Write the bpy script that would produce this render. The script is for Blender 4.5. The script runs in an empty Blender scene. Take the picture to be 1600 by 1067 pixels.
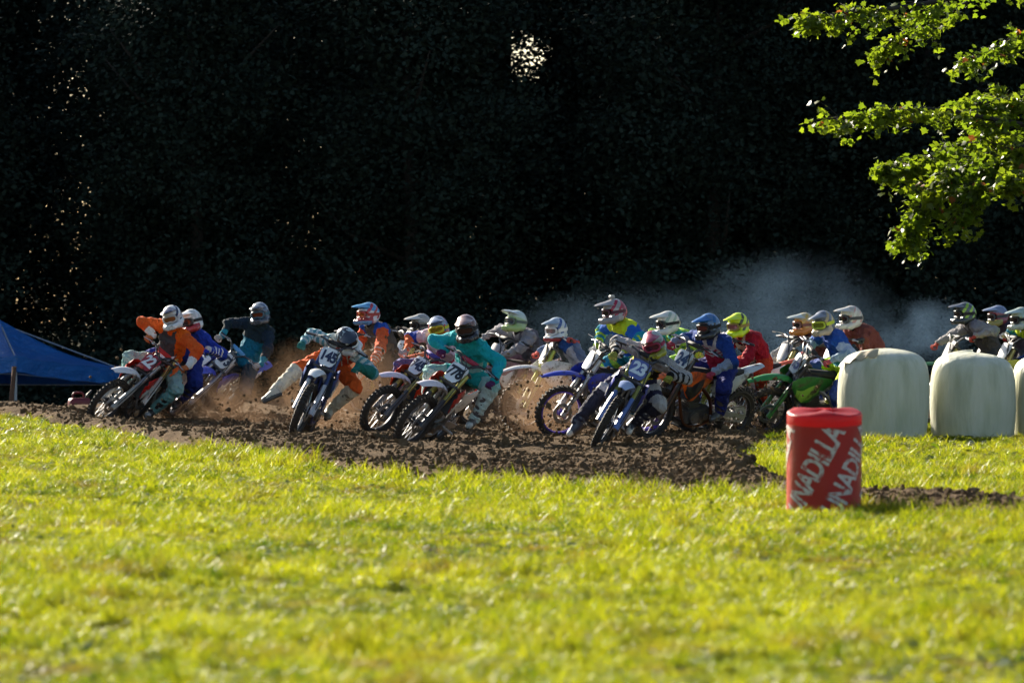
import bpy, math, random
import numpy as np
from mathutils import Vector, Matrix, Euler

random.seed(7)
RNG = np.random.default_rng(7)
sc = bpy.context.scene
COL = sc.collection

# ------------------------------------------------------------------ camera
FPX, CX, CY, CAMH = 8888.9, 800.0, 497.0, 1.5
cam = bpy.data.cameras.new('camera')
cam.sensor_width = 36
cam.lens = 200
cam.clip_start = 0.5
cam.clip_end = 3000
cam.dof.use_dof = True
cam.dof.focus_distance = 69
cam.dof.aperture_fstop = 4.2
camo = bpy.data.objects.new('camera', cam)
COL.objects.link(camo)
camo.location = (0, 0, CAMH)
camo.rotation_euler = (math.radians(90) - math.atan(36.5 / FPX), 0, 0)
sc.camera = camo

# ------------------------------------------------------------------ light
SUN_EL, SUN_AZ = math.radians(26), math.radians(32)      # behind the wood, a little to the left
TO_SUN = Vector((-math.sin(SUN_AZ) * math.cos(SUN_EL), math.cos(SUN_AZ) * math.cos(SUN_EL), math.sin(SUN_EL)))
w = bpy.data.worlds.new('World')
sc.world = w
w.use_nodes = True
wn = w.node_tree
wn.nodes.clear()
sky = wn.nodes.new('ShaderNodeTexSky')
sky.sky_type = 'NISHITA'
sky.sun_disc = False
sky.sun_elevation = SUN_EL
sky.sun_rotation = -SUN_AZ
bg = wn.nodes.new('ShaderNodeBackground')
bg.inputs['Strength'].default_value = 0.05
wo = wn.nodes.new('ShaderNodeOutputWorld')
wn.links.new(sky.outputs[0], bg.inputs[0])
wn.links.new(bg.outputs[0], wo.inputs[0])
sl = bpy.data.lights.new('sun', 'SUN')
sl.energy = 5.0
sl.angle = math.radians(0.53)
sl.color = (1.0, 0.90, 0.74)
so = bpy.data.objects.new('sun', sl)
COL.objects.link(so)
so.rotation_euler = TO_SUN.to_track_quat('Z', 'Y').to_euler()
so.location = (-20, 60, 40)
sc.view_settings.view_transform = 'Standard'
sc.view_settings.look = 'None'
sc.view_settings.gamma = 1
sc.view_settings.use_curve_mapping = False
sc.view_settings.exposure = 1.65
sc.render.engine = 'CYCLES'
sc.cycles.use_denoising = True
sc.cycles.use_adaptive_sampling = True
sc.cycles.adaptive_threshold = 0.03
sc.cycles.max_bounces = 6
sc.cycles.diffuse_bounces = 2
sc.cycles.transmission_bounces = 5
sc.cycles.transparent_max_bounces = 6
sc.cycles.volume_bounces = 1
sc.cycles.volume_step_rate = 2.0
sc.cycles.volume_max_steps = 64
sc.cycles.sample_clamp_indirect = 6

# ------------------------------------------------------------------ numeric helpers
_T = np.random.default_rng(3).random((256, 256))


def vnoise(x, y):
    xi = np.floor(x).astype(int); yi = np.floor(y).astype(int)
    fx = x - xi; fy = y - yi
    fx = fx * fx * (3 - 2 * fx); fy = fy * fy * (3 - 2 * fy)
    a = _T[xi & 255, yi & 255]; b = _T[(xi + 1) & 255, yi & 255]
    c = _T[xi & 255, (yi + 1) & 255]; d = _T[(xi + 1) & 255, (yi + 1) & 255]
    return (a * (1 - fx) + b * fx) * (1 - fy) + (c * (1 - fx) + d * fx) * fy - 0.5


def sstep(a, b, v):
    t = np.clip((v - a) / (b - a), 0, 1)
    return t * t * (3 - 2 * t)


def gz(x, y):
    x = np.asarray(x, float); y = np.asarray(y, float)
    z = 0.016 * np.log1p(np.exp(np.clip(-(x + 0.5) * 2, -40, 40)))
    z = z + 0.10 * vnoise(x * 0.23 + 9, y * 0.16) * sstep(46, 36, y)          # soft swells in the near meadow
    z = z - 1.55 * sstep(83, 94, y) * sstep(-4.5, -7.0, x)                    # the bank falls away to the tent
    return z


def gzf(x, y):
    return float(gz(x, y))


def pix2g(px, py):
    lo, hi = 12.0, 82.5
    for _ in range(50):
        d = (lo + hi) / 2
        if CAMH - (py - CY) * d / FPX > gzf((px - CX) / FPX * d, d): lo = d
        else: hi = d
    return Vector(((px - CX) / FPX * d, d, gzf((px - CX) / FPX * d, d)))


def ray(px, py, d):
    return Vector(((px - CX) / FPX * d, d, CAMH - (py - CY) / FPX * d))


def mesh_from(name, v, f, mats=(), smooth=True, cols=None):
    me = bpy.data.meshes.new(name)
    v = np.asarray(v, np.float32)
    if isinstance(f, np.ndarray):
        n, k = f.shape
        me.vertices.add(len(v)); me.vertices.foreach_set('co', v.ravel())
        me.loops.add(n * k); me.loops.foreach_set('vertex_index', f.astype(np.int32).ravel())
        me.polygons.add(n); me.polygons.foreach_set('loop_start', np.arange(0, n * k, k, dtype=np.int32))
        me.update(calc_edges=True)
    else:
        me.from_pydata([tuple(p) for p in v.tolist()], [], f)
    for m in mats: me.materials.append(m)
    if smooth: me.polygons.foreach_set('use_smooth', np.ones(len(me.polygons), bool))
    if cols is not None:
        a = me.attributes.new('Col', 'FLOAT_COLOR', 'FACE')
        c = np.ones((len(cols), 4), np.float32); c[:, :3] = cols
        a.data.foreach_set('color', c.ravel())
    me.update()
    return me


def obj(name, me, parent=None, mat=None, matrix=None, **props):
    o = bpy.data.objects.new(name, me)
    COL.objects.link(o)
    if parent is not None: o.parent = parent
    if matrix is not None: o.matrix_local = matrix
    if mat is not None:
        if len(me.materials) == 0: me.materials.append(None)
        o.material_slots[0].link = 'OBJECT'
        o.material_slots[0].material = mat
    for k, val in props.items(): o[k] = val
    return o


def empty(name, loc, rot=None, **props):
    o = bpy.data.objects.new(name, None)
    o.empty_display_size = 0.2
    COL.objects.link(o)
    if rot is not None: o.matrix_world = Matrix.Translation(loc) @ rot
    else: o.location = loc
    for k, val in props.items(): o[k] = val
    return o


class MB:
    """collects shapes into one mesh"""
    def __init__(s): s.v = []; s.f = []

    def add(s, v, f):
        n = len(s.v); s.v += [tuple(p) for p in v]; s.f += [tuple(i + n for i in q) for q in f]
        return s

    def loft(s, loops, cap=True, closed=True):
        n = len(loops[0]); v = [p for l in loops for p in l]; f = []
        for i in range(len(loops) - 1):
            for j in range(n if closed else n - 1):
                k = (j + 1) % n
                f.append((i * n + j, i * n + k, (i + 1) * n + k, (i + 1) * n + j))
        if cap and closed:
            f.append(tuple(reversed(range(n)))); f.append(tuple((len(loops) - 1) * n + j for j in range(n)))
        return s.add(v, f)

    def tube(s, pts, r, seg=8, cap=True):
        pts = [Vector(p) for p in pts]
        rs = r if isinstance(r, (list, tuple)) else [r] * len(pts)
        loops = []; prev = None
        for i, p in enumerate(pts):
            t = (pts[min(i + 1, len(pts) - 1)] - pts[max(i - 1, 0)]).normalized()
            a = Vector((0, 0, 1)) if abs(t.z) < 0.9 else Vector((1, 0, 0))
            n1 = t.cross(a).normalized() if prev is None else (prev - t * prev.dot(t)).normalized()
            prev = n1; n2 = t.cross(n1)
            loops.append([p + (n1 * math.cos(q) + n2 * math.sin(q)) * rs[i] for q in [2 * math.pi * k / seg for k in range(seg)]])
        return s.loft(loops, cap)

    def box(s, c, h, rot=None, bev=0.0):
        c = Vector(c); b = min(bev, *[x * 0.9 for x in h]) if bev else 0
        if not b:
            v = [Vector((x * h[0], y * h[1], z * h[2])) for x in (-1, 1) for y in (-1, 1) for z in (-1, 1)]
            f = [(0, 1, 3, 2), (4, 6, 7, 5), (0, 4, 5, 1), (2, 3, 7, 6), (0, 2, 6, 4), (1, 5, 7, 3)]
            if rot is not None: v = [rot @ p for p in v]
            return s.add([p + c for p in v], f)
        loops = []
        for z, k in ((-h[2], b), (-h[2] + b, 0), (h[2] - b, 0), (h[2], b)):
            x, y = h[0] - k, h[1] - k; q = b * 0.6
            l = [(x - q, -y), (x, -y + q), (x, y - q), (x - q, y), (-x + q, y), (-x, y - q), (-x, -y + q), (-x + q, -y)]
            l = [Vector((a, e, z)) for a, e in l]
            if rot is not None: l = [rot @ p for p in l]
            loops.append([p + c for p in l])
        return s.loft(loops)

    def disc(s, c, axis, r, t, seg=20, r_in=0):
        c = Vector(c); a = Vector(axis).normalized()
        n1 = a.orthogonal().normalized(); n2 = a.cross(n1)
        ring = lambda rr, o: [c + a * o + (n1 * math.cos(q) + n2 * math.sin(q)) * rr for q in [2 * math.pi * k / seg for k in range(seg)]]
        if r_in:
            L = [ring(r_in, -t / 2), ring(r, -t / 2), ring(r, t / 2), ring(r_in, t / 2), ring(r_in, -t / 2)]
            return s.loft(L, cap=False)
        return s.loft([ring(r, -t / 2), ring(r, t / 2)])

    def mesh(s, name, smooth=False, mats=()):
        me = mesh_from(name, np.array(s.v, np.float32).reshape(-1, 3), s.f, mats, smooth=smooth)
        return me


def catmull(pts, n=4):
    pts = [Vector(p) for p in pts]; out = []
    for i in range(len(pts) - 1):
        p0 = pts[max(i - 1, 0)]; p1 = pts[i]; p2 = pts[i + 1]; p3 = pts[min(i + 2, len(pts) - 1)]
        for k in range(n):
            t = k / n
            out.append(0.5 * ((2 * p1) + (p2 - p0) * t + (2 * p0 - 5 * p1 + 4 * p2 - p3) * t * t + (3 * p1 - p0 - 3 * p2 + p3) * t ** 3))
    out.append(pts[-1])
    return out


def smooth_by_angle(me, deg=40):
    me.polygons.foreach_set('use_smooth', np.ones(len(me.polygons), bool))
    try: me.set_sharp_from_angle(angle=math.radians(deg))
    except Exception: pass
    return me


# ---- signed-distance modelling: one continuous surface from many shapes
class SDF:
    def __init__(s, lo, hi, h):
        s.h = h; s.lo = np.array(lo, float)
        s.n = np.ceil((np.array(hi) - s.lo) / h).astype(int) + 1
        s.F = np.full(s.n, 0.3, np.float32)
        s.ax = [s.lo[i] + h * np.arange(s.n[i]) for i in range(3)]

    def _win(s, lo, hi):
        a = np.clip(np.floor((np.array(lo) - s.lo) / s.h).astype(int), 0, s.n - 1)
        b = np.clip(np.ceil((np.array(hi) - s.lo) / s.h).astype(int) + 1, 1, s.n)
        sl_ = tuple(slice(a[i], b[i]) for i in range(3))
        X, Y, Z = np.meshgrid(s.ax[0][sl_[0]], s.ax[1][sl_[1]], s.ax[2][sl_[2]], indexing='ij')
        return sl_, np.stack([X, Y, Z], -1)

    def _put(s, sl_, d, k, sub):
        a = s.F[sl_]
        if sub:
            d = -d
            hh = np.maximum(k - np.abs(a - d), 0) / k
            s.F[sl_] = np.maximum(a, d) + hh * hh * k / 4
        else:
            hh = np.maximum(k - np.abs(a - d), 0) / k
            s.F[sl_] = np.minimum(a, d) - hh * hh * k / 4

    def cone(s, a, b, ra, rb, k=0.03, sub=False):
        a = np.array(a, float); b = np.array(b, float); m = max(ra, rb) + 2 * k + 2 * s.h
        sl_, P = s._win(np.minimum(a, b) - m, np.maximum(a, b) + m)
        if P.size == 0: return s
        s._put(sl_, cone_d(P, a, b, ra, rb), k, sub)
        return s

    def ell(s, c, r, k=0.03, sub=False):
        c = np.array(c, float); r = np.array(r, float); m = r + 2 * k + 2 * s.h
        sl_, P = s._win(c - m, c + m)
        q = (P - c) / r; l = np.linalg.norm(q, axis=-1) + 1e-6; g = np.linalg.norm(q / r, axis=-1) + 1e-6
        s._put(sl_, l * (l - 1) / g, k, sub)
        return s

    def rbox(s, c, hh, r, k=0.02, sub=False):
        c = np.array(c, float); hh = np.array(hh, float); m = hh + r + 2 * k + 2 * s.h
        sl_, P = s._win(c - m, c + m)
        q = np.abs(P - c) - hh + r
        s._put(sl_, np.linalg.norm(np.maximum(q, 0), axis=-1) + np.minimum(q.max(-1), 0) - r, k, sub)
        return s

    def nets(s):
        F = s.F; n = F.shape; cshape = tuple(i - 1 for i in n)
        cs = {}
        for i in (0, 1):
            for j in (0, 1):
                for k in (0, 1): cs[i, j, k] = F[i:i + cshape[0], j:j + cshape[1], k:k + cshape[2]]
        neg = sum((c < 0).astype(np.int8) for c in cs.values())
        idx = np.argwhere((neg > 0) & (neg < 8))
        ID = np.full(cshape, -1, np.int64); ID[tuple(idx.T)] = np.arange(len(idx))
        vals = {c: cs[c][tuple(idx.T)] for c in cs}
        acc = np.zeros((len(idx), 3)); cnt = np.zeros(len(idx))
        for c in cs:
            for axn in range(3):
                if c[axn] == 0:
                    e = list(c); e[axn] = 1; e = tuple(e)
                    a, b = vals[c], vals[e]; m = (a < 0) != (b < 0)
                    t = a / np.where(m, a - b, 1)
                    p = np.tile(np.array(c, float), (len(idx), 1)); p[:, axn] += t
                    acc[m] += p[m]; cnt[m] += 1
        V = (idx + acc / cnt[:, None]) * s.h + s.lo
        quads = []
        for axn in range(3):
            sa = [slice(None)] * 3; sb = [slice(None)] * 3; sa[axn] = slice(0, -1); sb[axn] = slice(1, None)
            A = F[tuple(sa)] < 0; B = F[tuple(sb)] < 0
            e = np.argwhere(A != B); o1, o2 = (axn + 1) % 3, (axn + 2) % 3
            e = e[(e[:, o1] > 0) & (e[:, o2] > 0) & (e[:, o1] < n[o1] - 1) & (e[:, o2] < n[o2] - 1)]
            if len(e) == 0: continue
            fl = A[tuple(e.T)]
            def cell(d1, d2):
                q = e.copy(); q[:, o1] -= d1; q[:, o2] -= d2
                return ID[tuple(q.T)]
            q = np.stack([cell(1, 1), cell(0, 1), cell(0, 0), cell(1, 0)], 1)
            q[~fl] = q[~fl][:, ::-1]
            quads.append(q)
        Q = np.concatenate(quads)
        return V, Q[(Q >= 0).all(1)]


def cone_d(P, a, b, ra, rb):
    ab = b - a; L = float(ab @ ab) + 1e-9
    t = np.clip(((P - a) @ ab) / L, 0, 1)
    return np.linalg.norm(P - a - t[..., None] * ab, axis=-1) - (ra + (rb - ra) * t)


# ------------------------------------------------------------------ materials
MATS = {}


def nmat(name):
    m = bpy.data.materials.new(name); m.use_nodes = True
    nt = m.node_tree
    return m, nt, nt.nodes['Principled BSDF'], nt.nodes['Material Output']


def ND(nt, t, **inp):
    n = nt.nodes.new(t)
    for k, v in inp.items():
        if k.startswith('_'): setattr(n, k[1:], v)
        else: n.inputs[k].default_value = v
    return n


def rgb(c): return (c[0], c[1], c[2], 1)


def mix(nt, fac, a, b):
    n = nt.nodes.new('ShaderNodeMix'); n.data_type = 'RGBA'
    for s_, v in ((n.inputs['Factor'], fac), (n.inputs['A'], a), (n.inputs['B'], b)):
        if hasattr(v, 'is_linked') or isinstance(v, bpy.types.NodeSocket): nt.links.new(v, s_)
        else: s_.default_value = v
    return n.outputs['Result']


def ramp(nt, fac, *stops):
    n = nt.nodes.new('ShaderNodeValToRGB'); e = n.color_ramp.elements
    while len(e) < len(stops): e.new(0.5)
    for el, (p, c) in zip(e, stops): el.position = p; el.color = rgb(c) if len(c) == 3 else c
    nt.links.new(fac, n.inputs[0])
    return n.outputs['Color']


def noise(nt, scale, detail=4, coord='Object', rough=0.55, stretch=None):
    tc = nt.nodes.new('ShaderNodeTexCoord')
    if coord == 'World':
        g = nt.nodes.new('ShaderNodeNewGeometry'); src = g.outputs['Position']
    else: src = tc.outputs[coord]
    if stretch:
        mp = nt.nodes.new('ShaderNodeMapping'); mp.inputs['Scale'].default_value = stretch
        nt.links.new(src, mp.inputs[0]); src = mp.outputs[0]
    n = ND(nt, 'ShaderNodeTexNoise', Scale=scale, Detail=detail, Roughness=rough)
    nt.links.new(src, n.inputs['Vector'])
    return n.outputs['Fac']


def bump(nt, bsdf, h, strength=0.3, dist=0.01):
    b = ND(nt, 'ShaderNodeBump', Strength=strength, Distance=dist)
    nt.links.new(h, b.inputs['Height']); nt.links.new(b.outputs[0], bsdf.inputs['Normal'])


MUD = (0.055, 0.036, 0.022)


def plastic(c, rough=0.32, mud=0.5):
    key = ('pl', tuple(c), rough, mud)
    if key in MATS: return MATS[key]
    m, nt, b, o = nmat('plastic')
    n = noise(nt, 9, 5)
    f = ramp(nt, n, (0.66 - mud * 0.22, (0, 0, 0)), (0.78 - mud * 0.12, (1, 1, 1)))
    nt.links.new(mix(nt, f, rgb(c), rgb(MUD)), b.inputs['Base Color'])
    nt.links.new(ramp(nt, f, (0, (rough,) * 3), (1, (0.85,) * 3)), b.inputs['Roughness'])
    MATS[key] = m
    return m


def simple(name, c, rough=0.6, metal=0.0, nscale=0, namp=0.4, bumpd=0.0):
    key = (name, tuple(c), rough, metal)
    if key in MATS: return MATS[key]
    m, nt, b, o = nmat(name)
    b.inputs['Roughness'].default_value = rough; b.inputs['Metallic'].default_value = metal
    if nscale:
        n = noise(nt, nscale, 5)
        nt.links.new(mix(nt, n, rgb([x * (1 - namp) for x in c]), rgb([min(1, x * (1 + namp)) for x in c])), b.inputs['Base Color'])
        if bumpd: bump(nt, b, n, 0.5, bumpd)
    else: b.inputs['Base Color'].default_value = rgb(c)
    MATS[key] = m
    return m


def cloth_mat():
    m, nt, b, o = nmat('riding_cloth')
    a = nt.nodes.new('ShaderNodeAttribute'); a.attribute_name = 'Col'
    n = noise(nt, 7, 5)
    f = ramp(nt, n, (0.62, (0, 0, 0)), (0.9, (0.35, 0.35, 0.35)))
    sp = noise(nt, 55, 3); fs = ramp(nt, sp, (0.66, (0, 0, 0)), (0.70, (0.8, 0.8, 0.8)))
    c_ = mix(nt, f, a.outputs['Color'], rgb((0.07, 0.05, 0.035)))
    nt.links.new(mix(nt, fs, c_, rgb((0.05, 0.034, 0.022))), b.inputs['Base Color'])
    b.inputs['Roughness'].default_value = 0.85
    b.inputs['Specular IOR Level'].default_value = 0.15
    fold = noise(nt, 15, 4, stretch=(1, 1, 0.55), rough=0.55)
    bump(nt, b, fold, 1.0, 0.07)
    return m


def gloss_attr(name, rough=0.2):
    m, nt, b, o = nmat(name)
    a = nt.nodes.new('ShaderNodeAttribute'); a.attribute_name = 'Col'
    n = noise(nt, 16, 5)
    f = ramp(nt, n, (0.62, (0, 0, 0)), (0.75, (0.7, 0.7, 0.7)))
    nt.links.new(mix(nt, f, a.outputs['Color'], rgb((0.09, 0.065, 0.045))), b.inputs['Base Color'])
    nt.links.new(ramp(nt, f, (0, (rough,) * 3), (1, (0.7,) * 3)), b.inputs['Roughness'])
    b.inputs['Coat Weight'].default_value = 0.3
    return m


M_CLOTH = cloth_mat()
M_HELM = gloss_attr('helmet_paint', 0.22)
M_BOOT = gloss_attr('boot_leather', 0.45)
M_RUBBER = simple('tyre_rubber', (0.030, 0.024, 0.019), 0.8, 0, 14, 0.6, 0.004)
M_BLACK = simple('black_parts', (0.018, 0.018, 0.02), 0.45, 0, 10, 0.4)
M_METAL = simple('bare_metal', (0.45, 0.45, 0.46), 0.33, 0.9, 12, 0.3)
M_DARKMETAL = simple('engine_metal', (0.12, 0.115, 0.11), 0.45, 0.7, 12, 0.5)
M_LENS = simple('goggle_lens', (0.02, 0.02, 0.025), 0.08, 0.3)


def leafy(name, c1, c2, trans, rough=0.45, scale=0.6, third=None, spec=0.5, tcol=None):
    """two-sided leaf: reflects and lets light through"""
    m, nt, b, o = nmat(name)
    oi = nt.nodes.new('ShaderNodeObjectInfo')
    g = noise(nt, scale, 4, 'World')
    ad = ND(nt, 'ShaderNodeMath', _operation='MULTIPLY_ADD'); ad.inputs[1].default_value = 0.62
    nt.links.new(oi.outputs['Random'], ad.inputs[0])
    sb = ND(nt, 'ShaderNodeMath', _operation='SUBTRACT'); nt.links.new(g, sb.inputs[0]); sb.inputs[1].default_value = 0.30
    nt.links.new(sb.outputs[0], ad.inputs[2])
    stops = [(0.22, c1), (0.72, c2)]
    col = ramp(nt, ad.outputs[0], *stops)
    if third is not None:
        g2 = noise(nt, scale * 2.6, 3, 'World')
        col = mix(nt, ramp(nt, g2, (0.53, (0, 0, 0)), (0.70, (1, 1, 1))), col, rgb(third))
    nt.links.new(col, b.inputs['Base Color'])
    b.inputs['Roughness'].default_value = rough
    b.inputs['Specular IOR Level'].default_value = spec
    t = nt.nodes.new('ShaderNodeBsdfTranslucent')
    hs = nt.nodes.new('ShaderNodeMix'); hs.data_type = 'RGBA'; hs.blend_type = 'MULTIPLY'
    hs.inputs['Factor'].default_value = 1
    nt.links.new(col, hs.inputs['A']); hs.inputs['B'].default_value = rgb(tcol or (1, 1, 1))
    nt.links.new(hs.outputs['Result'], t.inputs['Color'])
    ms = nt.nodes.new('ShaderNodeMixShader'); ms.inputs[0].default_value = trans
    nt.links.new(b.outputs[0], ms.inputs[1]); nt.links.new(t.outputs[0], ms.inputs[2])
    nt.links.new(ms.outputs[0], o.inputs['Surface'])
    return m


# ------------------------------------------------------------------ ground
EDGE = [pix2g(*p) for p in [(-260, 612), (0, 650), (100, 666), (200, 684), (300, 702), (400, 717), (600, 747), (830, 767), (1000, 774), (1220, 782), (1340, 795), (1600, 824), (1800, 850)]]
EX = np.array([p.x for p in EDGE]); EY = np.array([p.y for p in EDGE])
ISL = [(2.78, 66.5), (2.55, 62.0), (2.42, 57.5), (2.36, 53.0), (2.34, 50.4), (2.75, 48.4), (3.35, 46.8), (4.1, 45.0), (5.4, 42.4), (9.5, 36.0), (20, 36), (20, 80), (3.6, 80), (3.3, 72)]


def poly_sd(x, y, poly):
    d = np.full(np.shape(x), 1e9); ins = np.zeros(np.shape(x), bool)
    for (x1, y1), (x2, y2) in zip(poly, poly[1:] + poly[:1]):
        ex, ey = x2 - x1, y2 - y1
        t = np.clip(((x - x1) * ex + (y - y1) * ey) / (ex * ex + ey * ey), 0, 1)
        d = np.minimum(d, np.hypot(x - x1 - t * ex, y - y1 - t * ey))
        c = ((y1 > y) != (y2 > y)) & (x < (x2 - x1) * (y - y1) / (y2 - y1 + 1e-12) + x1)
        ins ^= c
    return np.where(ins, d, -d)


def grass_amount(x, y):
    """positive inside grass, metres from its edge"""
    wob = 0.5 * vnoise(x * 1.3, y * 0.55) + 0.25 * vnoise(x * 4.1, y * 1.7)
    slope = 0.22
    e = (np.interp(x, EX, EY) - y) * slope + wob * 0.6
    i = poly_sd(x, y, ISL) * 0.8 + wob * 0.6
    return np.maximum(e, i)


def soil_mat(name, c1, c2, c3, sc_=3.0):
    m, nt, b, o = nmat(name)
    n = noise(nt, sc_, 8, 'World', 0.65)
    n2 = noise(nt, sc_ * 0.17, 3, 'World')
    col = ramp(nt, n, (0.3, c1), (0.55, c2), (0.8, c3))
    nt.links.new(mix(nt, ramp(nt, n2, (0.35, (0, 0, 0)), (0.7, (0.5, 0.5, 0.5))), col, rgb(c1)), b.inputs['Base Color'])
    b.inputs['Roughness'].default_value = 1.0
    b.inputs['Specular IOR Level'].default_value = 0.06
    bump(nt, b, noise(nt, sc_ * 9, 6, 'World', 0.7), 0.8, 0.03)
    return m


M_SOIL = soil_mat('meadow_soil', (0.020, 0.020, 0.008), (0.035, 0.036, 0.012), (0.06, 0.052, 0.02), 2.5)
M_DIRT = soil_mat('track_dirt', (0.066, 0.042, 0.021), (0.112, 0.073, 0.040), (0.17, 0.118, 0.070), 6.0)


def grid_mesh(name, xs, ys, zf, mats):
    X, Y = np.meshgrid(xs, ys, indexing='ij'); Z = zf(X, Y)
    nx, ny = X.shape
    i = (np.arange(nx - 1)[:, None] * ny + np.arange(ny - 1)[None, :]).ravel()
    return mesh_from(name, np.stack([X, Y, Z], -1).reshape(-1, 3), np.stack([i, i + ny, i + ny + 1, i + 1], 1), mats)


gx = np.concatenate([[-900, -400, -150, -70, -40, -25], np.arange(-16, 16.01, 0.4), [25, 40, 70, 150, 400, 900]])
gy = np.concatenate([[-60, -20, 0, 8], np.arange(12, 130.1, 0.5), [140, 170, 230, 350, 600, 1200, 2400]])
obj('ground', grid_mesh('ground', gx, gy, gz, [M_SOIL]), kind='structure')


def track_z(x, y):
    g = grass_amount(x, y)
    m = sstep(0.12, -0.15, g)
    rid = np.abs(vnoise(x * 2.1 + 3, y * 1.1)) * 2
    b = 0.035 * vnoise(x * 3.3, y * 2.7) + 0.045 * vnoise(x * 7, y * 6) + 0.05 * vnoise(x * 0.9, y * 0.5) + 0.03 * (0.5 - rid)
    lip = 0.07 * np.exp(-((g + 0.35) / 0.3) ** 2)            # soil thrown up along the grass edge
    return gz(x, y) + 0.035 + (b + lip) * m - 0.22 * (1 - m)


obj('dirt_track', grid_mesh('dirt_track', np.arange(-12.5, 9.01, 0.08), np.concatenate([np.arange(39.5, 80, 0.085), np.arange(80, 96, 0.3)]), track_z, [M_DIRT]), kind='structure')


# ---- scatter: points carrying rotation / scale / index, instanced by geometry nodes
def scatter(name, P, R, S, I, sources, extra=None, **props):
    coll = bpy.data.collections.new(name + '_source')
    for k, me in enumerate(sources):
        coll.objects.link(bpy.data.objects.new('%s_source_%02d' % (name, k), me))
    me = bpy.data.meshes.new(name)
    me.vertices.add(len(P)); me.vertices.foreach_set('co', np.asarray(P, np.float32).ravel())
    for an, ty, arr, fld in (('rot', 'FLOAT_VECTOR', R, 'vector'), ('scl', 'FLOAT_VECTOR', S, 'vector'), ('idx', 'INT', I, 'value')):
        a = me.attributes.new(an, ty, 'POINT')
        a.data.foreach_set(fld, np.asarray(arr, np.int32 if ty == 'INT' else np.float32).ravel())
    o = obj(name, me, **props)
    ng = bpy.data.node_groups.new(name, 'GeometryNodeTree')
    ng.interface.new_socket('Geometry', in_out='INPUT', socket_type='NodeSocketGeometry')
    ng.interface.new_socket('Geometry', in_out='OUTPUT', socket_type='NodeSocketGeometry')
    N = ng.nodes.new; L = ng.links.new
    gi = N('NodeGroupInput'); go = N('NodeGroupOutput')
    mp = N('GeometryNodeMeshToPoints'); ip = N('GeometryNodeInstanceOnPoints')
    ci = N('GeometryNodeCollectionInfo'); ci.inputs['Collection'].default_value = coll
    ci.inputs['Separate Children'].default_value = True; ci.inputs['Reset Children'].default_value = True
    L(gi.outputs[0], mp.inputs['Mesh']); L(mp.outputs[0], ip.inputs['Points'])
    L(ci.outputs[0], ip.inputs['Instance']); ip.inputs['Pick Instance'].default_value = True

    def attr(an, ty):
        n = N('GeometryNodeInputNamedAttribute'); n.data_type = ty; n.inputs['Name'].default_value = an
        return n.outputs['Attribute']
    L(attr('idx', 'INT'), ip.inputs['Instance Index'])
    e2r = N('FunctionNodeEulerToRotation'); L(attr('rot', 'FLOAT_VECTOR'), e2r.inputs[0]); L(e2r.outputs[0], ip.inputs['Rotation'])
    L(attr('scl', 'FLOAT_VECTOR'), ip.inputs['Scale'])
    if extra is not None:
        oi = N('GeometryNodeObjectInfo'); oi.inputs['Object'].default_value = extra
        j = N('GeometryNodeJoinGeometry'); L(ip.outputs[0], j.inputs[0]); L(oi.outputs['Geometry'], j.inputs[0]); L(j.outputs[0], go.inputs[0])
    else: L(ip.outputs[0], go.inputs[0])
    md = o.modifiers.new('scatter', 'NODES'); md.node_group = ng
    return o


# ---- grass
M_GRASS = leafy('grass_blade', (0.040, 0.075, 0.005), (0.25, 0.262, 0.014), 0.60, 0.42, 0.5, third=(0.14, 0.105, 0.025), spec=0.3, tcol=(1.45, 1.45, 0.6))


def grass_clump(seed, n, hmin, hmax, wd, spread):
    r = random.Random(seed); v = []; f = []
    for _ in range(n):
        a = r.uniform(0, 6.283); rr = spread * math.sqrt(r.random())
        x0, y0 = rr * math.cos(a), rr * math.sin(a)
        h = r.uniform(hmin, hmax); ln = r.uniform(0.15, 0.95) * h; d = r.uniform(0, 6.283)
        tw = r.uniform(0, 6.283); wx, wy = math.cos(tw) * wd * r.uniform(0.7, 1.2), math.sin(tw) * wd
        dx, dy = math.cos(d) * ln, math.sin(d) * ln
        n0 = len(v)
        for t, ww in ((0, 1.0), (0.5, 0.85)):
            cx_, cy_, cz_ = x0 + dx * t * t, y0 + dy * t * t, h * t * (1.15 - 0.15 * t)
            v += [(cx_ - wx * ww, cy_ - wy * ww, cz_), (cx_ + wx * ww, cy_ + wy * ww, cz_)]
        v.append((x0 + dx, y0 + dy, h * r.uniform(0.8, 1.0)))
        f += [(n0, n0 + 1, n0 + 3, n0 + 2), (n0 + 2, n0 + 3, n0 + 4)]
    return mesh_from('grass_clump', np.array(v), f, [M_GRASS], smooth=False)


def clover_clump(seed):
    r = random.Random(seed); v = []; f = []
    for _ in range(9):
        x, y, z = r.gauss(0, 0.03), r.gauss(0, 0.03), r.uniform(0.02, 0.05)
        for k in range(3):
            a = k * 2.09 + r.uniform(-0.3, 0.3); s_ = r.uniform(0.008, 0.013); ca, sa = math.cos(a), math.sin(a)
            n0 = len(v); tz = r.uniform(-0.004, 0.008)
            v += [(x, y, z), (x + ca * s_ - sa * s_ * 0.7, y + sa * s_ + ca * s_ * 0.7, z + tz), (x + ca * s_ * 1.9, y + sa * s_ * 1.9, z + tz * 0.5), (x + ca * s_ + sa * s_ * 0.7, y + sa * s_ - ca * s_ * 0.7, z + tz)]
            f.append((n0, n0 + 1, n0 + 2, n0 + 3))
    return mesh_from('clover', np.array(v), f, [M_GRASS], smooth=False)


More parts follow.
